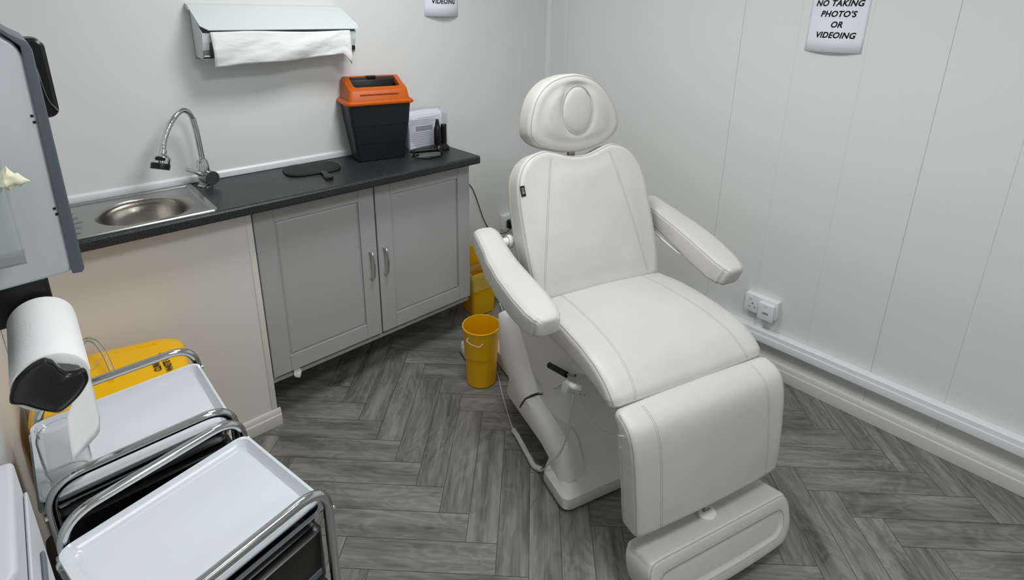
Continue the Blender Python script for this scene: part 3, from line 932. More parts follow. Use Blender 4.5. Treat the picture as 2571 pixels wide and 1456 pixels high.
bm = NB(); box(bm, -0.003, 0.066, -0.052, 0.030, 0.037, 0.056, Mx=B)
ad = thing('plug_adapter', 'square white plug-in adapter in the right half of the wall socket', 'adapter', (XW, 0.826, 0.345))
obj('case', bm, 'pvc', ad, bevel=0.003)
bm = NB(); box(bm, 0.024, 0.034, 0.014, 0.017, 0.0560, 0.0564, Mx=B)
obj('logo_mark', bm, 'inkgrey', ad)
bm = NB(); box(bm, 0.020, 0.046, -0.022, -0.012, 0.0560, 0.0564, Mx=B)
obj('rating_label', bm, 'inkgrey', ad)
t, B = uk_socket((2.110, YW, 0.402), (1, 0, 0), 'white double wall socket on the back wall behind the chair back', w=0.146, h=0.095, holes=(1,))
bm = NB()
box(bm, -0.026, 0.022, -0.026, 0.026, 0.0375, 0.070, Mx=B @ Matrix.Translation((-0.030, -0.006, 0)))
o = obj('mains_plug', bm, 'blackp', None, bevel=0.008, loc=(2.110, YW, 0.402))
tag(o, 'black mains plug in the socket behind the chair back', 'plug')

# ---------------------------------------------------------------- cables
def cable(name, pts, r, m, label, sub=8):
    bm = NB(); tube(bm, catmull(pts, sub), r, 8)
    return tag(obj(name, bm, m, None, smooth=180), label, 'cable')
cable('power_cable', [(1.522, 2.115, ZT+0.006), (1.548, 2.170, ZT+0.004), (1.5545, 2.20, ZT+0.003), (1.563, 2.235, 0.975), (1.585, 2.272, 0.93), (1.66, 2.285, 0.84), (1.797, 2.284, 0.695), (1.835, 2.284, 0.63),
                      (1.862, 2.284, 0.560), (1.905, 2.284, 0.45), (1.965, 2.280, 0.36), (2.03, 2.235, 0.35), (2.073, 2.216, 0.385)], 0.0024, 'blackp',
      'thin black cable running from the worktop end down the back wall to the socket')

# ---------------------------------------------------------------- bins near the corner
def bucket():
    t = thing('bucket', 'yellow round plastic bucket with white wire handle standing left of the chair', 'bucket', (1.343, 1.632, 0))
    bm = NB()
    lathe(bm, [(0.0001, 0.0), (0.064, 0.0), (0.069, 0.004), (0.0735, 0.150), (0.0765, 0.152), (0.0825, 0.285), (0.0835, 0.290), (0.0805, 0.291), (0.0795, 0.285), (0.0735, 0.152), (0.0705, 0.150), (0.066, 0.008), (0.0001, 0.006)], 56, cap=False)
    obj('bucket_body', bm, 'yellow', t, smooth=30)
    bm = NB()
    rings = []
    tube(bm, [(0.0832*math.cos(a), 0.0832*math.sin(a), 0.289) for a in [2*math.pi*i/56 for i in range(56)]], 0.0032, 8, True)
    obj('rim', bm, 'yellow', t, smooth=180)
    bm = NB()
    A = R(205)
    pts = [Vector((0.080*math.cos(A+da), 0.080*math.sin(A+da), 0.252))+Vector((math.cos(A), math.sin(A), 0))*ex+Vector((0, 0, dz))
           for da, ex, dz in ((-0.30, 0.0, 0.01), (-0.32, 0.018, 0.008), (-0.05, 0.022, 0.0), (0.20, 0.016, -0.010), (0.42, 0.012, -0.016), (0.55, 0.002, -0.008))]
    tube(bm, catmull(pts, 6), 0.0022, 8)
    obj('handle', bm, 'cordw', t, smooth=180)
bucket()

def yellow_bin2():
    bx, by = 1.725, 2.125
    t = thing('pedal_bin', 'square yellow bin in the corner partly hidden by the grey cupboard', 'bin', (bx, by, 0), R(-8))
    def rr(h, z, r=0.018): return [(p.x, p.y, z) for p in rrect(h, h, r, 5)]
    bm = NB()
    loft(bm, [rr(0.066, 0.0), rr(0.070, 0.004), rr(0.083, 0.255), rr(0.080, 0.255), rr(0.067, 0.008)])
    obj('bin_body', bm, 'yellow', t, smooth=30)
    bm = NB(); loft(bm, [[(x, 0.0695, z) for x, z in ((-0.04, 0.25), (0.070, 0.25), (0.060, 0.350), (0.045, 0.362), (-0.035, 0.362), (-0.045, 0.35))],
                         [(x, 0.0845, z) for x, z in ((-0.05, 0.25), (0.083, 0.25), (0.065, 0.350), (0.050, 0.366), (-0.035, 0.366), (-0.05, 0.35))]])
    obj('raised_lid', bm, 'yellow', t, smooth=30)
    bm = NB(); rings = []
    n = 48
    for k, (h, z) in enumerate(((0.085, 0.165), (0.088, 0.200), (0.091, 0.240), (0.093, 0.262), (0.090, 0.275), (0.076, 0.262), (0.070, 0.20))):
        base = rrect(h, h, 0.022, 11)
        rings.append([(p.x+0.006*noise.noise(Vector((p.x*38, p.y*38, k*0.9))), p.y+0.006*noise.noise(Vector((p.x*38+9, p.y*38, k*0.9))), z+0.010*noise.noise(Vector((p.x*30, p.y*30, k+4)))) for p in base])
    loft(bm, rings, cap=False)
    o = obj('bin_liner', bm, 'yellow_tr', None, smooth=60, loc=(bx, by, 0)); o.rotation_euler.z = R(-8)
    tag(o, 'pale yellow plastic bag folded over the top of the square yellow bin', 'bag')
yellow_bin2()

# ---------------------------------------------------------------- treatment chair
CA = R(-16.7)
cXc = Vector((math.cos(CA), math.sin(CA), 0)); cF = Vector((math.sin(CA), -math.cos(CA), 0))
corg = cXc*1.1 + cF*(-1.5)
chair = thing('treatment_chair', 'white leatherette reclining treatment chair with oval headrest in the middle of the room', 'chair', tuple(corg), CA)
def Cq(u, q, z): return Vector((u, -q, z))       # chair space: u right, q forward, z up

def sweep_pad(name, stations, m='leather', parent=chair, rnd_=0.02, crown=0.006, nu=26, puff=0.0, endround=0.02):
    """pad swept along a (q,z) profile of its TOP surface.
    stations: (q, z, halfwidth, thickness, ucentre)"""
    st = [Vector((s[0], s[1])) for s in stations]
    prof = catmull([(s[0], s[1], 0) for s in stations], 7)
    ext = []
    n = len(stations)-1
    for i in range(n):
        for k in range(7):
            f = k/7; a, b = stations[i], stations[i+1]
            f2 = f*f*(3-2*f)
            ext.append(tuple(a[j]+(b[j]-a[j])*f2 for j in (2, 3, 4)))
    ext.append(tuple(stations[-1][2:5]))
    N = len(prof)
    # cumulative length for end rounding
    cum = [0.0]
    for i in range(1, N): cum.append(cum[-1]+(prof[i]-prof[i-1]).length)
    tot = cum[-1]
    rings = []; frames = []
    for i in range(N):
        t_ = prof[min(i+1, N-1)]-prof[max(i-1, 0)]
        t_ = Vector((t_.x, t_.y)).normalized()
        nn = Vector((-t_.y, t_.x))
        frames.append((prof[i], t_, nn))
    def section(hw, th, r, shrink):
        # rounded rect in (u, depth) ; depth 0 = top, -th = bottom ; shrink pulls in for end caps
        pts = []
        seg = 6
        r1 = min(r, th*0.48)
        hw2 = hw-shrink; a0 = -shrink; a1 = -th+shrink
        if a0-a1 < 2*r1: r1 = max((a0-a1)*0.49, 0.0005)
        r1 = min(r1, hw2*0.9)
        # top row from left to right with crown
        for k in range(nu+1):
            u = -hw2+r1+(2*hw2-2*r1)*k/nu
            c = crown*(1-(u/hw2)**2)
            pts.append((u, a0+c))
        for k in range(1, seg+1):
            a = R(90-90*k/seg); pts.append((hw2-r1+r1*math.cos(a), a0-r1+r1*math.sin(a)))
        for k in range(0, seg+1):
            a = R(-90*k/seg); pts.append((hw2-r1+r1*math.cos(a), a1+r1+r1*math.sin(a)))
        for k in range(0, seg+1):
            a = R(-90-90*k/seg); pts.append((-hw2+r1+r1*math.cos(a), a1+r1+r1*math.sin(a)))
        for k in range(0, seg):
            a = R(180-90*k/seg); pts.append((-hw2+r1+r1*math.cos(a), a0-r1+r1*math.sin(a)))
        return pts
    def place(fr, sec, uc, off=0.0):
        p, t_, nn = fr
        return [Cq(u+uc, p.x+nn.x*d+t_.x*off, p.y+nn.y*d+t_.y*off) for u, d in sec]
    er = endround
    caps = []
    K = 5
    for k in range(K, 0, -1):
        a = R(90*k/K); off = -er*math.sin(a)+er*0.0; sh = er*(1-math.cos(a))
        rings.append(place(frames[0], section(ext[0][0], ext[0][1], rnd_, sh*0.9), ext[0][2], off))
    for i in range(N):
        rings.append(place(frames[i], section(ext[i][0], ext[i][1], rnd_, 0), ext[i][2]))
    for k in range(1, K+1):
        a = R(90*k/K); off = er*math.sin(a); sh = er*(1-math.cos(a))
        rings.append(place(frames[-1], section(ext[-1][0], ext[-1][1], rnd_, sh*0.9), ext[-1][2], off))
    bm = NB(); loft(bm, rings)
    o = obj(name, bm, m, parent, smooth=180)
    return o

def plane_pad(name, outline, org, tdir, th, parent=chair, m='leather', dome=0.012, r=0.018, recess=None, dip=None, lump=0.002, sub=6):
    """pad with a free outline in a tilted plane: outline pts (u, s); org (q,z); tdir (q,z) up direction"""
    tq, tz = tdir; L = math.hypot(tq, tz); tq /= L; tz /= L
    nq, nz = tz, -tq                   # facing forward
    if nq < 0: nq, nz = -nq, -nz
    pts = [Vector((p.x, p.y)) for p in catmull([(a, b, 0) for a, b in outline], sub, True)]
    area = sum(pts[i-1].x*pts[i].y-pts[i].x*pts[i-1].y for i in range(len(pts)))
    if area < 0: pts.reverse()
    # even spacing along the outline
    per = [0.0]
    for i in range(len(pts)): per.append(per[-1]+(pts[(i+1) % len(pts)]-pts[i]).length)
    NP = 180; res_ = []; j = 0
    for k in range(NP):
        d = per[-1]*k/NP
        while per[j+1] < d: j += 1
        f = (d-per[j])/(per[j+1]-per[j]+1e-12)
        res_.append(pts[j].lerp(pts[(j+1) % len(pts)], f))
    pts = res_
    c = Vector((0, 0))
    for p in pts: c += p
    c /= len(pts)
    def P(p, h): return Cq(p.x, org[0]+tq*p.y+nq*h, org[1]+tz*p.y+nz*h)
    CX = Vector(((max(p.x for p in pts)+min(p.x for p in pts))/2, (max(p.y for p in pts)+min(p.y for p in pts))/2))
    HX = max(p.x for p in pts)-CX.x; HY = max(p.y for p in pts)-CX.y
    def ins_(d): return [CX+Vector(((p.x-CX.x)*(HX-d)/HX, (p.y-CX.y)*(HY-d)/HY)) for p in pts]
    rings = []
    K = 6
    rings.append([P(c+(p-c)*0.02, -th) for p in pts])
    rings.append([P(c+(p-c)*0.6, -th) for p in pts])
    for k in range(K+1):
        a = R(90*k/K); ins = r*0.6*(1-math.sin(a)); h = -th+r*0.6*(1-math.cos(a))
        rings.append([P(p, h) for p in ins_(ins)])
    for k in range(K+1):
        a = R(90*k/K); ins = r*(1-math.cos(a)); h = -r+r*math.sin(a)
        rings.append([P(p, h) for p in ins_(ins)])
    inn = ins_(r)
    us = [p.x for p in inn]; ss = [p.y for p in inn]
    cu_, cs_ = (max(us)+min(us))/2, (max(ss)+min(ss))/2; hu_, hs_ = (max(us)-min(us))/2, (max(ss)-min(ss))/2
    if recess:
        ri, rd = recess
        C0 = Vector((cu_, cs_))
        def shrink(d): return [C0+Vector(((p.x-cu_)*(hu_-d)/hu_, (p.y-cs_)*(hs_-d)/hs_)) for p in inn]
        for ins, h in ((ri*0.5, 0.0015), (ri-0.004, 0.001), (ri, -0.001), (ri+0.004, -rd), (ri+0.012, -rd*0.9)):
            rings.append([P(p, h) for p in shrink(ins)])
        last = shrink(ri+0.012)
        for f in (0.7, 0.4, 0.02): rings.append([P(c+(p-c)*f, -rd*0.7) for p in last])
    else:
        M_ = 30
        def dm(p, f):
            g = max(0.0, 1-((p.x-cu_)/hu_)**2*0.8)*max(0.0, 1-((p.y-cs_)/hs_)**2*0.8)
            e = min(1.0, (1-f)/0.30); e = e*e*(3-2*e)
            h = dome*g*e+lump*noise.noise(Vector((p.x*9, p.y*9, 2.3)))*e
            if dip:
                dc, da, db, dd_ = dip
                r_ = math.hypot((p.x-dc[0])/da, (p.y-dc[1])/db)
                h -= dd_*math.exp(-((max(r_-1, 0))/0.22)**2)
            return h
        for k in range(1, M_):
            f = 1-k/M_
            rings.append([P(c+(p-c)*f, dm(c+(p-c)*f, f)) for p in inn])
        rings.append([P(c+(p-c)*0.01, dm(c, 0.01)) for p in inn])
    bm = NB(); loft(bm, rings)
    o = obj(name, bm, m, parent, smooth=180)
    P.ins = ins_
    return o, P, pts

# seat
SEAT = [(-0.03, 0.652, 0.270, 0.100, 0), (0.05, 0.668, 0.280, 0.100, 0), (0.17, 0.680, 0.288, 0.098, 0), (0.30, 0.680, 0.292, 0.092, 0), (0.40, 0.670, 0.296, 0.082, 0),
        (0.465, 0.650, 0.298, 0.070, 0), (0.510, 0.618, 0.298, 0.058, 0), (0.522, 0.598, 0.296, 0.050, 0)]
seat = sweep_pad('seat', SEAT, rnd_=0.024, crown=0.010, endround=0.010)
CALF = [(0.548, 0.593, 0.296, 0.045, 0), (0.580, 0.583, 0.298, 0.060, 0), (0.606, 0.560, 0.298, 0.075, 0), (0.624, 0.510, 0.296, 0.080, 0), (0.638, 0.420, 0.292, 0.080, 0), (0.648, 0.330, 0.288, 0.078, 0), (0.652, 0.262, 0.284, 0.074, 0)]
calf = sweep_pad('calf_rest', CALF, rnd_=0.018, crown=0.008, endround=0.022)
fo, ft = (0.7425, 0.082), (-0.0385, 0.124)
foot_ol = [(-0.268, 0.120), (-0.278, 0.090), (-0.274, 0.035), (-0.250, -0.004), (-0.200, -0.020), (0.0, -0.028), (0.200, -0.020), (0.250, -0.004), (0.274, 0.035), (0.278, 0.090), (0.268, 0.120), (0.245, 0.132), (0.10, 0.132), (-0.10, 0.132), (-0.245, 0.132)]
foot, FP, fpts = plane_pad('foot_rest', foot_ol, fo, ft, 0.112, r=0.012, recess=(0.026, 0.006))
bm = NB(); tube(bm, [FP(p, -0.0034) for p in FP.ins(0.0034)], 0.0016, 6, True)
obj('piping', bm, 'seam', foot, smooth=180)
bm = NB(); tube(bm, [FP(Vector((p.x*(0.278-0.034)/0.278, 0.052+(p.y-0.052)*(0.080-0.034)/0.080)), 0.0014) for p in fpts], 0.0012, 6, True)
obj('seam', bm, 'seam', foot, smooth=180)
seams_all = []
def seam_lines(o, us, qz, direction, name='seam', double=0.006, **k):
    lines = []
    for u_of in us:
        for d in (0.0, double):
            lines.append([Cq(u_of(i/(len(qz)-1))+d, q, z) for i, (q, z) in enumerate(qz)])
    return seams_on(None, name, lines, direction, o, meshobj=o, **k)
def sweep_seam(o, stations, ufun, crown, f0=0.0, f1=1.0):
    prof = catmull([(s_[0], s_[1], 0) for s_ in stations], 7)
    N = len(prof)
    for d in (0.0, 0.006):
        pts = []
        for i in range(int(f0*(N-1)), int(f1*(N-1))+1):
            p = prof[i]; t_ = prof[min(i+1, N-1)]-prof[max(i-1, 0)]; t_ = Vector((t_.x, t_.y)).normalized(); nn = Vector((-t_.y, t_.x))
            k = min(i//7, len(stations)-2); f = (i-7*k)/7; f = f*f*(3-2*f)
            hw = stations[k][2]+(stations[k+1][2]-stations[k][2])*f
            u = ufun(i/(N-1))+d; h = crown*(1-(u/hw)**2)
            pts.append(Cq(u, p.x+nn.x*h, p.y+nn.y*h))
        bm = NB(); tube(bm, pts, 0.0009, 6)
        obj('seam', bm, 'seam', o, smooth=180)
sweep_seam(seat, SEAT, lambda f: -0.178-0.050*f, 0.010)
sweep_seam(seat, SEAT, lambda f: 0.168+0.050*f, 0.010)
sweep_seam(calf, CALF, lambda f: -0.222+0.020*f, 0.008, 0.03)
sweep_seam(calf, CALF, lambda f: 0.205+0.012*f, 0.008, 0.03)
# edge piping of the seat and calf pads (left and right)
def edge_seam(o, stations, side, drop, inset):
    pts = []
    prof = catmull([(s[0], s[1], 0) for s in stations], 7)
    for i, p in enumerate(prof):
        t_ = (prof[min(i+1, len(prof)-1)]-prof[max(i-1, 0)]); t_ = Vector((t_.x, t_.y)).normalized(); nn = Vector((-t_.y, t_.x))
        s0 = stations[min(int(i/7), len(stations)-1)]; s1 = stations[min(int(i/7)+1, len(stations)-1)]; f = (i % 7)/7
        hw = s0[2]+(s1[2]-s0[2])*(f*f*(3-2*f))
        pts.append(Cq(side*(hw-inset), p.x-nn.x*drop, p.y-nn.y*drop))
    bm = NB(); tube(bm, pts, 0.0018, 6)
    return obj('piping', bm, 'seam', o, smooth=180)
for sd in (-1, 1):
    edge_seam(seat, SEAT, sd, 0.0068, 0.0068)
    edge_seam(calf, CALF, sd, 0.0050, 0.0050)
    edge_seam(calf, [(a, b, c_, d_, e_) for a, b, c_, d_, e_ in CALF[3:]], sd, 0.056, 0.0004)
# bracket between calf rest and foot rest
bm = NB(); box(bm, -0.012, 0.012, -0.640, -0.632, 0.160, 0.285)
br = obj('foot_bracket', bm, 'chrome_dark', chair)
bm = NB(); lathe(bm, [(0.022, 0.180), (0.024, 0.196), (0.020, 0.202), (0.001, 0.202)], 24, c=(0, -0.640, 0), sx=1.25)
obj('bracket_cap', bm, 'abs', br, smooth=40)

# backrest
bo = (0.063-0.004, 0.669-0.004); bt = (-0.207, 0.477)
outline = [(-0.235, 0.000), (-0.272, 0.030), (-0.286, 0.110), (-0.290, 0.220), (-0.287, 0.370), (-0.270, 0.455), (-0.225, 0.512), (-0.160, 0.535), (-0.115, 0.528), (-0.06, 0.510),
           (0.0, 0.503), (0.06, 0.510), (0.115, 0.528), (0.160, 0.535), (0.222, 0.512), (0.265, 0.455), (0.281, 0.370), (0.282, 0.220), (0.278, 0.110), (0.265, 0.030), (0.230, 0.000), (0.0, 0.0)]
back, BP, bpts = plane_pad('backrest', outline, bo, bt, 0.105, dome=0.010, r=0.022)
nrm = (BP(Vector((0, 0)), 0)-BP(Vector((0, 0)), 1)).normalized()
for sgn, a, b in ((-1, 0.122, 0.250), (1, 0.118, 0.205)):
    for d in (0, 0.006):
        ln = [BP(Vector((sgn*(a+(b-a)*(k/24)**0.85+d), 0.524-0.524*k/24*0.985)), 0) for k in range(25)]
        seams_on(None, 'seam', [ln], nrm, back, meshobj=back)
bm = NB(); tube(bm, [BP(p, -0.0062) for p in BP.ins(0.0062)], 0.0018, 6, True)
obj('piping', bm, 'seam', back, smooth=180)
# rear shell edge line
bm = NB(); tube(bm, [BP(p, -0.080) for p in BP.ins(-0.0005)], 0.0015, 6, True)
obj('piping', bm, 'seam', back, smooth=180)
# woven label on the left edge
c = BP(Vector((-0.283, 0.395)), 0.003)
X = (BP(Vector((0, 1)), 0)-BP(Vector((0, 0)), 0)).normalized()*-1
Yv = Vector((1, 0, 0)); Z = X.cross(Yv)
c = BP(Vector((-0.2675, 0.398)), 0.0005)
bm = NB(); box(bm, -0.019, 0.019, -0.009, 0.009, -0.001, 0.001, Mx=basis(c, X, Yv, Z))
tg = obj('woven_label', bm, 'ink', back)
text_obj('lettering', 'DIR', 0.0135, basis(c+Z*0.0012, X, Yv, Z), 'text_w', tg, bold=0.0)

# headrest
ho = (-0.184, 1.129); ht = (-0.040, 0.290)
outline = [(0.0, -0.006), (-0.085, 0.006), (-0.150, 0.028), (-0.186, 0.062), (-0.192, 0.100), (-0.182, 0.155), (-0.158, 0.215), (-0.112, 0.262), (-0.055, 0.286), (0.012, 0.294),
           (0.075, 0.282), (0.130, 0.250), (0.175, 0.200), (0.204, 0.145), (0.215, 0.100), (0.205, 0.062), (0.165, 0.028), (0.090, 0.004)]
head, HP, hpts = plane_pad('headrest', outline, ho, ht, 0.105, dome=0.014, r=0.030, dip=((0.012, 0.158), 0.066, 0.088, 0.007), lump=0.0)
bm = NB(); tube(bm, [HP(p, -0.0087) for p in HP.ins(0.0087)], 0.0018, 6, True)
obj('piping', bm, 'seam', head, smooth=180)
# breathing hole with its plug cushion
hn = (HP(Vector((0, 0)), 1)-HP(Vector((0, 0)), 0)).normalized()
def egg(k, a, b, cx=0.012, cy=0.158):
    t_ = 2*math.pi*k/56
    return Vector((cx+a*math.cos(t_)*(1.0-0.05*math.sin(t_)), cy+b*math.sin(t_)))
bm = NB(); rings = []
for (e, h) in ((1.00, 0.0005), (0.985, 0.0030), (0.95, 0.0055), (0.90, 0.0080), (0.80, 0.0105), (0.55, 0.0125), (0.25, 0.0130), (0.01, 0.0130)):
    rings.append([HP(egg(k, 0.066*e, 0.088*e), h) for k in range(56)])
loft(bm, rings, cap=False)
obj('hole_cushion', bm, 'leather', head, smooth=180)
bm = NB(); tube(bm, [HP(egg(k, 0.0690, 0.0910), 0.0042) for k in range(56)], 0.0020, 6, True)
obj('piping', bm, 'seam', head, smooth=180)
bm = NB(); box(bm, -0.014, 0.014, -0.006, 0.006, -0.06, 0.05, Mx=basis(Cq(0.0, -0.215, 1.13), (1, 0, 0), (0, 1, 0), (0, 0, 1)))
obj('headrest_post', bm, 'chrome_dark', chair, bevel=0.001)

# arm rests
def armrest(side, dz, name='armrest'):
    uc = side*0.372
    zs = (0.862, 0.858, 0.834, 0.812, 0.800, 0.792, 0.784, 0.779, 0.776) if side < 0 else (0.886, 0.892, 0.883, 0.868, 0.848, 0.822, 0.799, 0.785, 0.779)
    st = [(q, z+dz, hw, th, side*(0.372+du)) for q, z, hw, th, du in zip((-0.200, -0.165, -0.105, -0.03, 0.07, 0.17, 0.245, 0.285, 0.300), zs,
          (0.045, 0.048, 0.050, 0.055, 0.060, 0.062, 0.058, 0.050, 0.042), ((0.076, 0.082, 0.082, 0.084, 0.084, 0.082, 0.078, 0.072, 0.066) if side < 0 else (0.076, 0.080, 0.078, 0.078, 0.084, 0.090, 0.090, 0.084, 0.078)), (0.0, 0.0, 0.0, 0.004, 0.008, 0.010, 0.010, 0.010, 0.010))]
    a = sweep_pad(name, st, rnd_=0.016, crown=0.006, nu=12, endround=0.015)
    prof = catmull([(s[0], s[1], 0) for s in st], 7); N = len(prof); er = 0.015
    def at(i, sd):
        p = prof[i]; t_ = (prof[min(i+1, N-1)]-prof[max(i-1, 0)]); t_ = Vector((t_.x, t_.y)).normalized(); nn = Vector((-t_.y, t_.x))
        k = min(i//7, len(st)-2); f = (i-7*k)/7; f = f*f*(3-2*f)
        hw = st[k][2]+(st[k+1][2]-st[k][2])*f; cu = st[k][4]+(st[k+1][4]-st[k][4])*f
        return p, t_, nn, hw, cu
    def end(i, sg):
        p, t_, nn, hw, cu = at(i, 0)
        out = []
        for a, off, dp in ((1.0, 0.30, 0.0048), (0.80, 0.80, 0.0085), (0.4, 0.86, 0.0085), (0.0, 0.86, 0.0080), (-0.4, 0.86, 0.0085), (-0.80, 0.80, 0.0085), (-1.0, 0.30, 0.0048)):
            out.append(Cq(cu+a*(hw-0.0055), p.x-nn.x*dp+t_.x*er*off*sg, p.y-nn.y*dp+t_.y*er*off*sg))
        return out
    loop = []
    for i in range(N):
        p, t_, nn, hw, cu = at(i, 1); loop.append(Cq(cu+(hw-0.0044), p.x-nn.x*0.0044, p.y-nn.y*0.0044))
    loop += end(N-1, 1)
    for i in range(N-1, -1, -1):
        p, t_, nn, hw, cu = at(i, -1); loop.append(Cq(cu-(hw-0.0044), p.x-nn.x*0.0044, p.y-nn.y*0.0044))
    loop += list(reversed(end(0, -1)))
    bm = NB(); tube(bm, loop, 0.0013, 6, True)
    obj('piping', bm, 'seam', a, smooth=180)
    return a
al = armrest(-1, 0.0); ar = armrest(1, 0.0)
# pivot tubes to the back frame
for sd, dz, a in ((-1, 0, al), (1, 0.03, ar)):
    bm = NB(); tube(bm, [Cq(sd*0.345, -0.155, 0.818+dz), Cq(sd*0.262, -0.155, 0.818+dz)], 0.017, 16)
    tube(bm, [Cq(sd*0.300, -0.155, 0.818+dz), Cq(sd*0.285, -0.155, 0.818+dz)], 0.026, 16)
    obj('arm_pivot', bm, 'abs', a, smooth=50)
    bm = NB()
    tube(bm, catmull([Cq(sd*0.335, -0.150, 0.808+dz), Cq(sd*0.330, -0.06, 0.752+dz), Cq(sd*0.332, 0.06, 0.722+dz), Cq(sd*0.335, 0.10, 0.722+dz)], 6), 0.0055, 10)
    obj('support_rail', bm, 'abs', a, smooth=50)

# base
def side_plate(name, poly, u0, u1, ch=0.0, m='abs', parent=chair, bevel=0.006):
    """polygon in (q,z) given thickness in u; ch = inward lean of the top towards the middle"""
    bm = NB()
    zs = [p[1] for p in poly]; z0, z1 = min(zs), max(zs)
    rings = []
    for u in (u0, u1):
        rings.append([Cq(u+(ch*(p[1]-z0)/(z1-z0) if u == u0 else 0), p[0], p[1]) for p in poly])
    loft(bm, rings)
    return obj(name, bm, m, parent, bevel=bevel)
# front and rear feet joined by a spine
def rr3(hx, q0, q1, z, r=0.03, seg=5):
    return [Cq(p.x, (q0+q1)/2+p.y, z) for p in rrect(hx, (q1-q0)/2, r, seg)]
bm = NB()
loft(bm, [rr3(0.300, 0.165, 0.322, 0.010), rr3(0.305, 0.160, 0.326, 0.018), rr3(0.303, 0.160, 0.322, 0.056), rr3(0.288, 0.150, 0.300, 0.070, 0.03), rr3(0.262, 0.130, 0.270, 0.098, 0.04), rr3(0.235, 0.10, 0.240, 0.125, 0.04)])
obj('front_foot', bm, 'abs', chair, smooth=40)
bm = NB(); loft(bm, [rr3(0.285, 0.175, 0.310, 0.0, 0.02), rr3(0.285, 0.175, 0.310, 0.012, 0.02)])
obj('rubber_pad', bm, 'rubber', chair)
bm = NB()
loft(bm, [rr3(0.300, -0.690, -0.560, 0.010), rr3(0.305, -0.694, -0.556, 0.018), rr3(0.300, -0.690, -0.560, 0.060), rr3(0.280, -0.675, -0.575, 0.080, 0.035)])
obj('rear_foot', bm, 'abs', chair, smooth=40)
bm = NB(); loft(bm, [rr3(0.285, -0.68, -0.570, 0.0, 0.02), rr3(0.285, -0.68, -0.570, 0.012, 0.02)])
obj('rubber_pad', bm, 'rubber', chair)
bm = NB(); loft(bm, [rr3(0.17, -0.60, 0.20, 0.012, 0.02), rr3(0.17, -0.60, 0.20, 0.075, 0.02), rr3(0.15, -0.60, 0.18, 0.09, 0.02)])
obj('spine', bm, 'abs', chair, smooth=40)
# column housing that flares forward into the front foot
bm = NB()
secs = [(0.250, -0.28, 0.295, 0.060, 0.05), (0.245, -0.28, 0.265, 0.105, 0.05), (0.235, -0.27, 0.215, 0.150, 0.05), (0.222, -0.26, 0.165, 0.215, 0.045), (0.212, -0.24, 0.135, 0.30, 0.04), (0.206, -0.22, 0.125, 0.40, 0.04), (0.20, -0.20, 0.13, 0.50, 0.035), (0.20, -0.18, 0.15, 0.575, 0.03)]
loft(bm, [rr3(h, a, b, z, r, 6) for h, a, b, z, r in secs])
col = obj('column_housing', bm, 'abs', chair, smooth=60)
bm = NB()
arc = [(-0.14, 0.30), (-0.10, 0.20), (-0.05, 0.155), (0.02, 0.142), (0.10, 0.165), (0.15, 0.22)]
me = col.data
bv = BVHTree.FromPolygons([v.co for v in me.vertices], [list(p.vertices) for p in me.polygons])
pts = []
for p in catmull([(a, b, 0) for a, b in arc], 8):
    h = bv.ray_cast(Cq(p.x, 0.9, p.y), Cq(0, -1, 0))
    if h[0] is not None: pts.append(h[0])
tube(bm, pts, 0.0022, 6)
obj('moulded_arc', bm, 'abs', col, smooth=180)
for (u, z) in ((-0.02, 0.47), (-0.02, 0.395)):
    h = bv.ray_cast(Cq(u, 0.9, z), Cq(0, -1, 0))
    bm = NB(); lathe(bm, [(0.005, -0.001), (0.005, 0.001), (0.0001, 0.001)], 12, Mx=Matrix.Translation(h[0]) @ Matrix.Rotation(R(90), 4, 'X'))
    obj('screw', bm, 'chrome_dark', col)
# lifting arm covers on both sides (upper shell over lower shell)
def shell(name, O, Rg, T, sd):
    bm = NB(); rings = []
    n = len(O)
    O3_ = catmull([(a, b, 0) for a, b in O], 5); T3 = catmull([(a, b, 0) for a, b in T], 5); R3 = catmull([(a, b, c) for a, b, c in Rg], 5)
    for o_, r_, t_ in zip(O3_, R3, T3):
        m1 = (o_.xy+r_.xy)/2; m2 = (r_.xy+t_.xy)/2
        rings.append([Cq(sd*0.195, o_.x, o_.y), Cq(sd*0.272, o_.x, o_.y), Cq(sd*0.284, o_.x+(r_.x-o_.x)*0.08, o_.y+(r_.y-o_.y)*0.10), Cq(sd*((0.284+r_.z)/2+0.002), m1.x, m1.y),
                      Cq(sd*r_.z, r_.x, r_.y), Cq(sd*((r_.z+0.240)/2+0.006), m2.x, m2.y), Cq(sd*0.240, t_.x, t_.y), Cq(sd*0.228, t_.x, t_.y-0.006), Cq(sd*0.195, t_.x, t_.y-0.010)])
    loft(bm, rings)
    return obj(name, bm, 'abs', chair, smooth=32 if name == 'lower_shell' else 55)
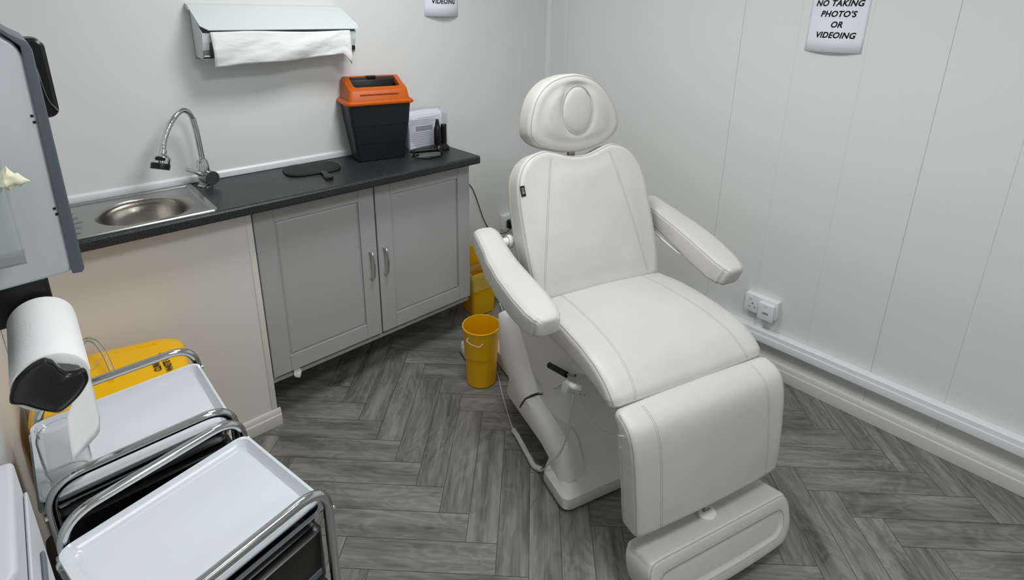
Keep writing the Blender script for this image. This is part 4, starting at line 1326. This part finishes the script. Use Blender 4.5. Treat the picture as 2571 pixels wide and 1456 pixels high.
for sd in (-1, 1):
    s1 = shell('upper_shell', [(-0.262, 0.430), (-0.262, 0.339), (-0.238, 0.255), (-0.164, 0.205), (-0.053, 0.151)],
               [(-0.262, 0.452, 0.282), (-0.225, 0.395, 0.284), (-0.180, 0.318, 0.286), (-0.115, 0.262, 0.284), (-0.020, 0.215, 0.282)],
               [(-0.256, 0.466), (-0.171, 0.432), (-0.109, 0.376), (-0.056, 0.311), (0.010, 0.250)], sd)
    shell('lower_shell', [(-0.045, 0.146), (0.048, 0.130), (0.133, 0.114), (0.225, 0.088), (0.265, 0.060)],
          [(-0.014, 0.213, 0.280), (0.076, 0.192, 0.280), (0.161, 0.173, 0.280), (0.240, 0.143, 0.276), (0.285, 0.075, 0.262)],
          [(0.012, 0.240), (0.081, 0.230), (0.148, 0.222), (0.225, 0.200), (0.285, 0.090)], sd)
    bm = NB(); tube(bm, [Cq(sd*0.2845, -0.052, 0.150), Cq(sd*0.284, -0.036, 0.180), Cq(sd*0.282, -0.018, 0.212), Cq(sd*0.264, 0.0, 0.236), Cq(sd*0.240, 0.011, 0.247)], 0.0032, 6)
    obj('shell_gap', bm, 'absdark', s1, smooth=60)
# seat under-frame fairing
bm = NB()
fp = catmull([(-0.225, 0.500, 0), (-0.215, 0.430, 0), (-0.150, 0.350, 0), (-0.06, 0.290, 0), (0.02, 0.292, 0), (0.10, 0.330, 0), (0.165, 0.400, 0), (0.22, 0.470, 0), (0.32, 0.540, 0), (0.47, 0.585, 0)], 5)
fp = [(p.x, p.y) for p in fp]+[(0.44, 0.602), (-0.20, 0.585)]
loft(bm, [[Cq(u, q*k+0.05*(1-k), z+(0.585-z)*(1-k)) for q, z in fp] for u, k in ((-0.236, 0.94), (-0.230, 1), (0.230, 1), (0.236, 0.94))])
obj('seat_frame', bm, 'abs', chair, smooth=50)
# lever and handset hooks at left side
bm = NB(); tube(bm, [Cq(-0.275, 0.140, 0.470), Cq(-0.262, 0.232, 0.490)], 0.0105, 14)
lv = obj('release_lever', bm, 'blackp', chair, smooth=50)
bm = NB(); tube(bm, [Cq(-0.262, 0.230, 0.490), Cq(-0.255, 0.272, 0.512)], 0.005, 8)
obj('lever_rod', bm, 'chrome_dark', lv, smooth=60)
bm = NB()
loft(bm, [[Cq(-0.266, 0.224, 0.425), Cq(-0.266, 0.232, 0.470), Cq(-0.266, 0.250, 0.490), Cq(-0.266, 0.268, 0.486), Cq(-0.266, 0.272, 0.465), Cq(-0.266, 0.255, 0.430)],
          [Cq(-0.280, 0.226, 0.427), Cq(-0.280, 0.234, 0.467), Cq(-0.280, 0.250, 0.484), Cq(-0.280, 0.264, 0.480), Cq(-0.280, 0.268, 0.464), Cq(-0.280, 0.253, 0.432)]])
hk = obj('handset_hook', bm, 'pvc', chair, bevel=0.004)
bm = NB(); tube(bm, catmull([Cq(-0.266, 0.282, 0.490), Cq(-0.284, 0.292, 0.500), Cq(-0.284, 0.312, 0.508), Cq(-0.266, 0.322, 0.505)], 6), 0.010, 10)
obj('clip', bm, 'pvc', hk, smooth=60)
bm = NB(); tube(bm, catmull([Cq(-0.275, 0.315, 0.495), Cq(-0.275, 0.332, 0.490), Cq(-0.275, 0.345, 0.500), Cq(-0.275, 0.356, 0.505)], 6), 0.0028, 8)
obj('wire_hook', bm, 'chrome', hk, smooth=60)

# chair cords (world coordinates from chair space)
Mc = Matrix.Translation(corg) @ Matrix.Rotation(CA, 4, 'Z')
def CW(u, q, z): return Mc @ Cq(u, q, z)
cable('handset_cord', [CW(-0.282, 0.308, 0.478), CW(-0.284, 0.304, 0.430), CW(-0.284, 0.296, 0.357), CW(-0.284, 0.285, 0.290), CW(-0.286, 0.250, 0.19), CW(-0.300, 0.206, 0.111), CW(-0.304, 0.180, 0.065), CW(-0.300, 0.150, 0.028)], 0.0028, 'cord',
      'thin grey handset lead hanging down the side of the chair base to the coil')
# coiled part
bm = NB()
ctr = catmull([CW(-0.288, 0.135, 0.016), CW(-0.302, 0.106, 0.012), CW(-0.300, 0.060, 0.012), CW(-0.296, 0.0, 0.012), CW(-0.293, -0.045, 0.012), CW(-0.293, -0.088, 0.012)], 60)
pts = []
for i, p in enumerate(ctr):
    t_ = (ctr[min(i+1, len(ctr)-1)]-ctr[max(i-1, 0)]).normalized()
    a = Vector((0, 0, 1)); a = (a-a.dot(t_)*t_).normalized(); b = t_.cross(a)
    ph = i*1.05
    pts.append(p+a*0.0085*math.cos(ph)+b*0.0085*math.sin(ph))
tube(bm, pts, 0.0026, 6)
tag(obj('coiled_cord', bm, 'cord', None, smooth=180), 'ivory coiled handset cord lying on the floor beside the chair base', 'cable')
cable('lead', [CW(-0.293, -0.090, 0.008), CW(-0.272, -0.18, 0.003), CW(-0.240, -0.31, 0.003), CW(-0.205, -0.43, 0.003), CW(-0.19, -0.50, 0.003)], 0.0028, 'cord',
      'thin ivory lead on the floor running back from the coil past the yellow bucket')
cable('mains_lead', [(1.60, 1.93, 0.004), (1.66, 1.935, 0.004), (1.73, 1.955, 0.004), (1.79, 1.985, 0.004), (1.825, 2.03, 0.004), (1.835, 2.06, 0.02), (1.85, 2.03, 0.03), (1.83, 1.96, 0.006), (1.86, 1.90, 0.004), (1.93, 1.86, 0.004), (2.0, 1.9, 0.004)], 0.004, 'cordw',
      'white mains lead looping on the floor beside the square yellow bin')

# ---------------------------------------------------------------- trolleys
def trolley(label, loc, rz):
    t = thing('instrument_trolley', label, 'trolley', loc, rz, group='chrome trolleys with white trays')
    hx, hy, zt = 0.173, 0.142, 0.712
    bm = NB(); 
    def rr(ax, ay, r, z): return [(p.x, p.y, z) for p in rrect(ax, ay, r, 5)]
    loft(bm, [rr(hx-0.022, hy-0.022, 0.016, zt-0.020), rr(hx-0.014, hy-0.014, 0.018, zt-0.012), rr(hx-0.006, hy-0.006, 0.02, zt+0.004), rr(hx, hy, 0.022, zt+0.008), rr(hx-0.001, hy-0.001, 0.022, zt+0.011), rr(hx-0.006, hy-0.006, 0.02, zt+0.010),
              rr(hx-0.013, hy-0.013, 0.018, zt-0.002), rr(hx-0.018, hy-0.018, 0.016, zt-0.007)])
    tr = obj('tray', bm, 'tray', t, smooth=40)
    for k, sy in enumerate((-1, 1)):
        y = sy*(hy+0.012)
        path = fillet_path([(-0.158, y, 0.055), (-0.158, y, 0.766), (0.172, y, 0.766), (0.172, y, 0.055)], [0, 0.062, 0.062, 0], 10)
        bm = NB(); tube(bm, path, 0.0098, 14)
        h = obj('hoop_frame', bm, 'chrome', t, smooth=60)
        for sx in (-1, 1):
            bm = NB(); lathe(bm, [(0.006, -0.003), (0.0055, 0.003), (0.0001, 0.0045)], 12, Mx=Matrix.Translation(((0.172 if sx > 0 else -0.158)+sx*0.0098, y, zt-0.018)) @ Matrix.Rotation(R(90*sx), 4, 'Y'))
            obj('bolt', bm, 'chrome', h, smooth=40)
    # flat chrome gallery rails under the top tray and at each shelf
    bm = NB()
    rings = [rr(hx-0.030, hy-0.030, 0.02, zt-0.060), rr(hx-0.012, hy-0.012, 0.02, zt-0.050), rr(hx+0.002, hy+0.001, 0.02, zt-0.016), rr(hx+0.005, hy+0.006, 0.022, zt-0.012), rr(hx+0.005, hy+0.006, 0.022, zt-0.009), rr(hx-0.004, hy-0.004, 0.018, zt-0.012), rr(hx-0.024, hy-0.024, 0.018, zt-0.050)]
    loft(bm, rings, cap=False)
    obj('steel_tray_surround', bm, 'chrome', t, smooth=30)
    bm = NB(); loft(bm, [rr(hx-0.008, hy-0.006, 0.012, 0.520), rr(hx-0.006, hy-0.004, 0.012, 0.524), rr(hx-0.006, hy-0.004, 0.012, 0.645), rr(hx-0.012, hy-0.012, 0.012, 0.650)])
    dr = obj('drawer', bm, 'shelf_black', t, smooth=30)
    bm = NB(); box(bm, -hx+0.02, hx-0.02, -hy+0.0015, -hy+0.005, 0.540, 0.556)
    obj('drawer_lip', bm, 'disp_grey', dr, bevel=0.001)
    for z, hgt in ((0.400, 0.024), (0.130, 0.024)):
        bm = NB()
        rings = [rr(hx+0.002, hy+0.001, 0.02, z), rr(hx+0.002, hy+0.001, 0.02, z+hgt), rr(hx-0.001, hy-0.002, 0.018, z+hgt), rr(hx-0.001, hy-0.002, 0.018, z)]
        loft(bm, rings, cap=False)
        obj('gallery_rail', bm, 'chrome', t, smooth=30)
    bm = NB(); loft(bm, [rr(hx+0.010, hy-0.003, 0.02, 0.405), rr(hx+0.030, hy-0.003, 0.02, 0.409), rr(hx+0.030, hy-0.003, 0.02, 0.413)])
    obj('shelf', bm, 'shelf_black', t, smooth=30)
    bm = NB(); loft(bm, [rr(hx-0.002, hy-0.003, 0.02, 0.132), rr(hx-0.002, hy-0.003, 0.02, 0.138)])
    obj('shelf', bm, 'shelf_black', t, smooth=30)
    # castors
    for sx in (-1, 1):
        for sy in (-1, 1):
            x = 0.172 if sx > 0 else -0.158; y = sy*(hy+0.012)
            bm = NB(); yc = y-sy*0.012
            tube(bm, [(x-0.009, yc, 0.024), (x+0.009, yc, 0.024)], 0.024, 20)
            cs = obj('castor', bm, 'rubber', t, smooth=40)
            bm = NB(); box(bm, x-0.012, x-0.0095, yc-0.012, yc+0.012, 0.018, 0.054); box(bm, x+0.0095, x+0.012, yc-0.012, yc+0.012, 0.018, 0.054); box(bm, x-0.012, x+0.012, yc-0.014, yc+0.014, 0.052, 0.058)
            obj('castor_fork', bm, 'chrome_dark', cs)
    return t
tr1 = trolley('chrome tube trolley with empty white tray top, nearest the camera', (0.096, 0.948, 0), R(12))
tr2 = dup(tr1, (0.055, 1.334, 0), R(1.0), label='chrome tube trolley with white tray top, behind the nearer one by the cream panel')

# small things on the shelf of the near trolley
o = NB(); tube(o, [(0.235, 0.945, 0.4325), (0.285, 0.972, 0.4325)], 0.018, 16)
tag(obj('plastic_vial', o, 'clear2', None, smooth=40), 'clear plastic vial lying on the lower shelf of the near trolley', 'vial')
o = NB(); lathe(o, [(0.010, 0.414), (0.011, 0.424), (0.007, 0.430), (0.0001, 0.431)], 16, c=(0.235, 0.905, 0)); tube(o, [(0.215, 0.905, 0.421), (0.262, 0.918, 0.424)], 0.005, 10); box(o, 0.258, 0.274, 0.908, 0.928, 0.4135, 0.432)
tag(obj('metal_clip', o, 'chrome', None, smooth=40), 'small shiny metal fitting on the lower shelf of the near trolley', 'fitting')

# ---------------------------------------------------------------- clinical waste bin
def waste_bin():
    t = thing('clinical_waste_bin', 'yellow clinical waste bin with rounded lid behind the trolleys against the cream panel', 'bin', (0.055, 1.765, 0), R(-6))
    def rr(ax, ay, r, z, dx=0, dy=0): return [(p.x+dx, p.y+dy, z) for p in rrect(ax, ay, r, 8)]
    bm = NB(); loft(bm, [rr(0.15, 0.10, 0.03, 0.0), rr(0.155, 0.105, 0.03, 0.01), rr(0.172, 0.130, 0.04, 0.545)])
    obj('bin_body', bm, 'yellow_lid', t, smooth=30)
    bm = NB()
    def lidring(ax, ay, r, z, tilt):
        return [(p.x, p.y, z-tilt*max(0, p.x+0.04)) for p in rrect(ax, ay, r, 10)]
    loft(bm, [lidring(0.178, 0.140, 0.05, 0.545, 0), lidring(0.186, 0.150, 0.06, 0.552, 0), lidring(0.187, 0.151, 0.06, 0.585, 0.05), lidring(0.182, 0.146, 0.06, 0.606, 0.08),
              lidring(0.168, 0.132, 0.055, 0.622, 0.12), lidring(0.150, 0.112, 0.05, 0.628, 0.14), lidring(0.10, 0.07, 0.04, 0.630, 0.14)])
    lid = obj('bin_lid', bm, 'yellow_lid', t, smooth=50)
    bm = NB(); loft(bm, [[(-0.12, 0.094, 0.6270), (0.115, 0.094, 0.608), (0.115, 0.097, 0.608), (-0.12, 0.097, 0.6270)], [(-0.12, 0.0945, 0.6305), (0.115, 0.0945, 0.612), (0.115, 0.0965, 0.612), (-0.12, 0.0965, 0.6305)]])
    obj('lid_ridge', bm, 'yellow_lid', lid)
    Xv = Vector((-0.10, 1, 0)).normalized(); Yv = Vector((-1, -0.10, 0.14)).normalized(); Z = Xv.cross(Yv)
    for body, p in (('CLINICAL', (0.110, -0.070, 0.6124)), ('WASTE ONLY', (0.138, -0.082, 0.6084))):
        text_obj('lettering', body, 0.025, basis(p, Xv, Yv, Z), 'ink', lid, bold=0.0006, align='LEFT', sx=0.70)
waste_bin()
bm = NB()
tube(bm, catmull([(-0.010, 1.935, 0.60), (0.010, 1.925, 0.655), (0.033, 1.87, 0.672), (0.047, 1.80, 0.660), (0.052, 1.73, 0.645), (0.053, 1.69, 0.640)], 8), 0.0065, 10)
tube(bm, catmull([(-0.012, 1.775, 0.638), (0.018, 1.785, 0.640), (0.046, 1.80, 0.655)], 6), 0.003, 8)
tag(obj('clear_tubing', bm, 'clear2', None, smooth=180), 'short arc of clear flexible tubing on top of the yellow waste bin lid', 'tubing')

# ---------------------------------------------------------------- left wall dispensers
def glove_dispenser():
    t = thing('wall_dispenser', 'large pale blue and grey paper dispenser mounted high on the left wall', 'dispenser', (XL, 1.0, 1.24))
    X1 = 0.016-XL
    bm = NB()
    pr = [Vector(p) for p in ((0.002, 0.0), (X1-0.004, 0.008), (X1, 0.02), (X1+0.003, 0.330), (X1-0.006, 0.350), (X1-0.02, 0.362), (0.002, 0.375))]
    loft(bm, [[(p.x, y, p.y) for p in pr] for y in (0.0, 0.26)])
    obj('case', bm, 'disp_blue', t, bevel=0.006)
    bm = NB()
    pf = [(X1-0.004, 0.006), (X1+0.008, 0.005), (X1+0.0115, 0.010), (X1+0.0125, 0.340), (X1+0.009, 0.352), (X1-0.006, 0.362), (X1-0.022, 0.377), (X1-0.0225, 0.371), (X1-0.010, 0.357), (X1+0.001, 0.345)]
    loft(bm, [[(x, y, z) for x, z in pf] for y in (-0.004, 0.264)])
    obj('front_cover', bm, 'disp_grey', t, bevel=0.002)
    for (x, z) in ((0.172, 0.250), (0.173, 0.241), (0.171, 0.112), (0.172, 0.103)):
        bm = NB(); box(bm, x-0.0025, x+0.0008, -0.0006, 0.002, z-0.0018, z+0.0018)
        obj('slot', bm, 'ink', t)
glove_dispenser()
t = thing('glove_box_holder', 'clear acrylic glove box holder at the left edge in front of the wall dispenser', 'holder', (XL, 0.93, 1.30))
bm = NB()
box(bm, 0.001, 0.128, 0.0, 0.002, 0.005, 0.150); box(bm, 0.126, 0.128, 0.002, 0.060, 0.005, 0.150); box(bm, 0.001, 0.128, 0.0, 0.060, 0.003, 0.005); box(bm, 0.0, 0.002, 0.002, 0.060, 0.003, 0.19)
obj('acrylic_case', bm, 'clear2', t)
bm = NB(); rings = []
for i in range(18):
    v = i/17; x = -0.070+0.062*v; z = 1.402+0.014*math.sin(v*2.6)
    r_ = (0.020*(1-v**3)+0.001)*(1+0.25*math.sin(i*1.9))
    ring = []
    for k in range(20):
        a = k*math.pi/10; g = 1+0.55*noise.noise(Vector((i*0.55, math.cos(a)*1.6, math.sin(a)*1.6+5)))
        ring.append((x+0.006*math.sin(a*2+i*0.4)*(1-v), 0.955+r_*0.7*g*math.cos(a), z+r_*0.8*g*math.sin(a)))
    rings.append(ring)
loft(bm, rings)
tag(obj('latex_glove', bm, 'glove', None, smooth=60), 'cream latex glove poking out of the clear holder on the left wall', 'glove')

t = thing('soap_dispenser', 'tall black soap dispenser on the left wall behind the grey and blue dispenser', 'dispenser', (XL, 1.42, 1.42))
bm = NB()
pts = [Vector((p.x+0.112, p.y+0.078)) for p in rrect(0.108, 0.078, 0.018, 6)]
loft(bm, [[(p.x, y, p.y) for p in inset2d(pts, d)] for y, d in ((0.0, 0.006), (0.006, 0.0), (0.094, 0.0), (0.10, 0.006))])
obj('case', bm, 'blackp', t, smooth=40)
bm = NB(); tube(bm, catmull([(0.200, -0.001, 0.10), (0.206, -0.001, 0.04), (0.218, -0.001, 0.012)], 6), 0.0016, 6)
obj('cover_seam', bm, 'chrome_dark', t, smooth=60)

def roll_holder():
    t = thing('roll_holder', 'black roll holder with glossy end cap on the left wall below the dispenser', 'holder', (XL, 1.04, 1.05))
    dx = lambda x, y, z: (x-XL, y-1.04, z-1.05)
    bm = NB()
    box(bm, *[v for a in ((0.0005, 0.138), (0.275, 0.290), (-0.010, 0.078)) for v in a])
    obj('wall_arm', bm, 'blackp', t, bevel=0.010)
    bm = NB(); box(bm, 0.0005, 0.014, 0.05, 0.290, -0.02, 0.06)
    obj('back_plate', bm, 'blackp', t, bevel=0.003)
    bm = NB(); tube(bm, [dx(-0.046, 1.035, 1.048), dx(-0.046, 1.32, 1.048)], 0.008, 12)
    obj('spindle', bm, 'blackp', t, smooth=60)
    cap = [(-0.042, 1.094), (-0.048, 1.098), (-0.065, 1.093), (-0.085, 1.077), (-0.095, 1.057), (-0.097, 1.043), (-0.084, 1.033), (-0.070, 1.017), (-0.055, 1.003), (-0.043, 0.998), (-0.020, 1.012), (-0.004, 1.031), (0.0, 1.045), (-0.003, 1.057), (-0.012, 1.058), (-0.024, 1.061), (-0.032, 1.072), (-0.037, 1.088)]
    pts = [Vector((p.x, p.y)) for p in catmull([(a, b, 0) for a, b in cap], 4, True)]
    if sum(pts[i-1].x*pts[i].y-pts[i].x*pts[i-1].y for i in range(len(pts))) < 0: pts.reverse()
    c0 = sum(pts, Vector((0, 0)))/len(pts)
    bm = NB(); rings = []
    for ins, y in ((0.0, 1.046), (0.0, 1.036), (0.0012, 1.0345), (0.0025, 1.034), (0.0032, 1.035)):
        rings.append([dx(c0.x+(p.x-c0.x)*(1-ins/0.042), y, c0.y+(p.y-c0.y)*(1-ins/0.042)) for p in pts])
    loft(bm, rings)
    cp = obj('end_cap', bm, 'blackp', t, smooth=40)
    bm = NB(); rings = []
    c = sum(pts, Vector((0, 0)))/len(pts); inn = [c+(p-c)*0.925 for p in pts]
    for f, d in ((1, 0.0), (0.96, 0.0012), (0.85, 0.0024), (0.7, 0.0034), (0.5, 0.0043), (0.3, 0.0048), (0.15, 0.0050), (0.01, 0.0051)):
        rings.append([dx(c.x+(p.x-c.x)*f, 1.0350-d, c.y+(p.y-c.y)*f) for p in inn])
    loft(bm, rings, cap=False)
    obj('cap_face', bm, 'capgloss', cp, smooth=180)
    bm = NB()
    prism(bm, [Vector(p) for p in ((-0.034, 1.084), (-0.029, 1.072), (-0.020, 1.063), (-0.006, 1.061), (-0.009, 1.068), (-0.020, 1.076))], 0, 0.003, Mx=Matrix.Translation(dx(0, 1.044, 0)) @ Matrix(((1, 0, 0, 0), (0, 0, -1, 0), (0, 1, 0, 0), (0, 0, 0, 1))))
    obj('release_tab', bm, 'chrome', cp)
roll_holder()
bm = NB()
Mx = Matrix.Translation((-0.046, 1.050, 1.048)) @ Matrix.Rotation(R(-90), 4, 'X')
lathe(bm, [(0.012, 0.0), (0.046, 0.0), (0.050, 0.002), (0.0505, 0.010), (0.0505, 0.242), (0.048, 0.246), (0.012, 0.246)], 56, Mx=Mx)
o = obj('paper_roll', bm, 'roll', None, smooth=40)
tag(o, 'white paper towel roll on the black holder on the left wall', 'paper roll')
bm = NB(); rows = []
nz, ny = 14, 8
for j in range(nz+1):
    v = j/nz; row = []
    for i in range(ny+1):
        u = i/ny
        zb = 0.885-0.125*u
        if u > 0.8: zb += 0.03*((u-0.8)/0.2)**2
        z = 1.048+(zb-1.048)*v
        xn = 0.0045-0.040*min(1, v*2.2)**0.8-0.012*v
        xf = 0.0045-0.003*v
        x = xn+(xf-xn)*u
        row.append(bm.verts.new((x, 1.052+0.240*u, z)))
    rows.append(row)
for a, b in zip(rows, rows[1:]):
    for i in range(ny): bm.faces.new((a[i], a[i+1], b[i+1], b[i]))
hs = obj('loose_sheet', bm, 'roll', o, smooth=180)
hs.modifiers.new('t', 'SOLIDIFY').thickness = 0.0006

# clear jar on the rear trolley tray
bm = NB()
c0 = (-0.0645, 1.268, 0.7068)
lathe(bm, [(0.033, 0.0), (0.036, 0.003), (0.0385, 0.02), (0.0385, 0.098), (0.036, 0.108), (0.033, 0.111), (0.0335, 0.116), (0.036, 0.118), (0.036, 0.122), (0.0335, 0.124), (0.0335, 0.130),
           (0.0315, 0.130), (0.0310, 0.112), (0.034, 0.106), (0.0365, 0.096), (0.0365, 0.02), (0.034, 0.006), (0.0001, 0.005)], 40, c=c0, cap=False)
tag(obj('clear_jar', bm, 'clear', None, smooth=40), 'empty clear round jar with threaded neck on the rear white tray', 'jar')

# storage unit at the left edge
t = thing('storage_drawers', 'pale plastic drawer tower at the bottom left edge against the left wall', 'drawers', (XL, 0.47, 0))
bm = NB(); loft(bm, [[(x, y, z) for x, y in ((0.002, 0.0), (0.086, 0.0), (0.092, 0.008), (0.092, 0.150), (0.002, 0.150))] for z in (0.0, 1.225)])
obj('carcass', bm, 'cream', t, bevel=0.005)
for k, z in enumerate((0.10, 0.38, 0.66, 0.94)):
    bm = NB(); box(bm, 0.0925, 0.0955, 0.012, 0.142, z, z+0.25)
    d = obj('drawer_front', bm, 'cream', t, bevel=0.002)
    bm = NB(); box(bm, 0.0955, 0.099, 0.05, 0.10, z+0.20, z+0.212)
    obj('handle', bm, 'disp_grey', d, bevel=0.002)
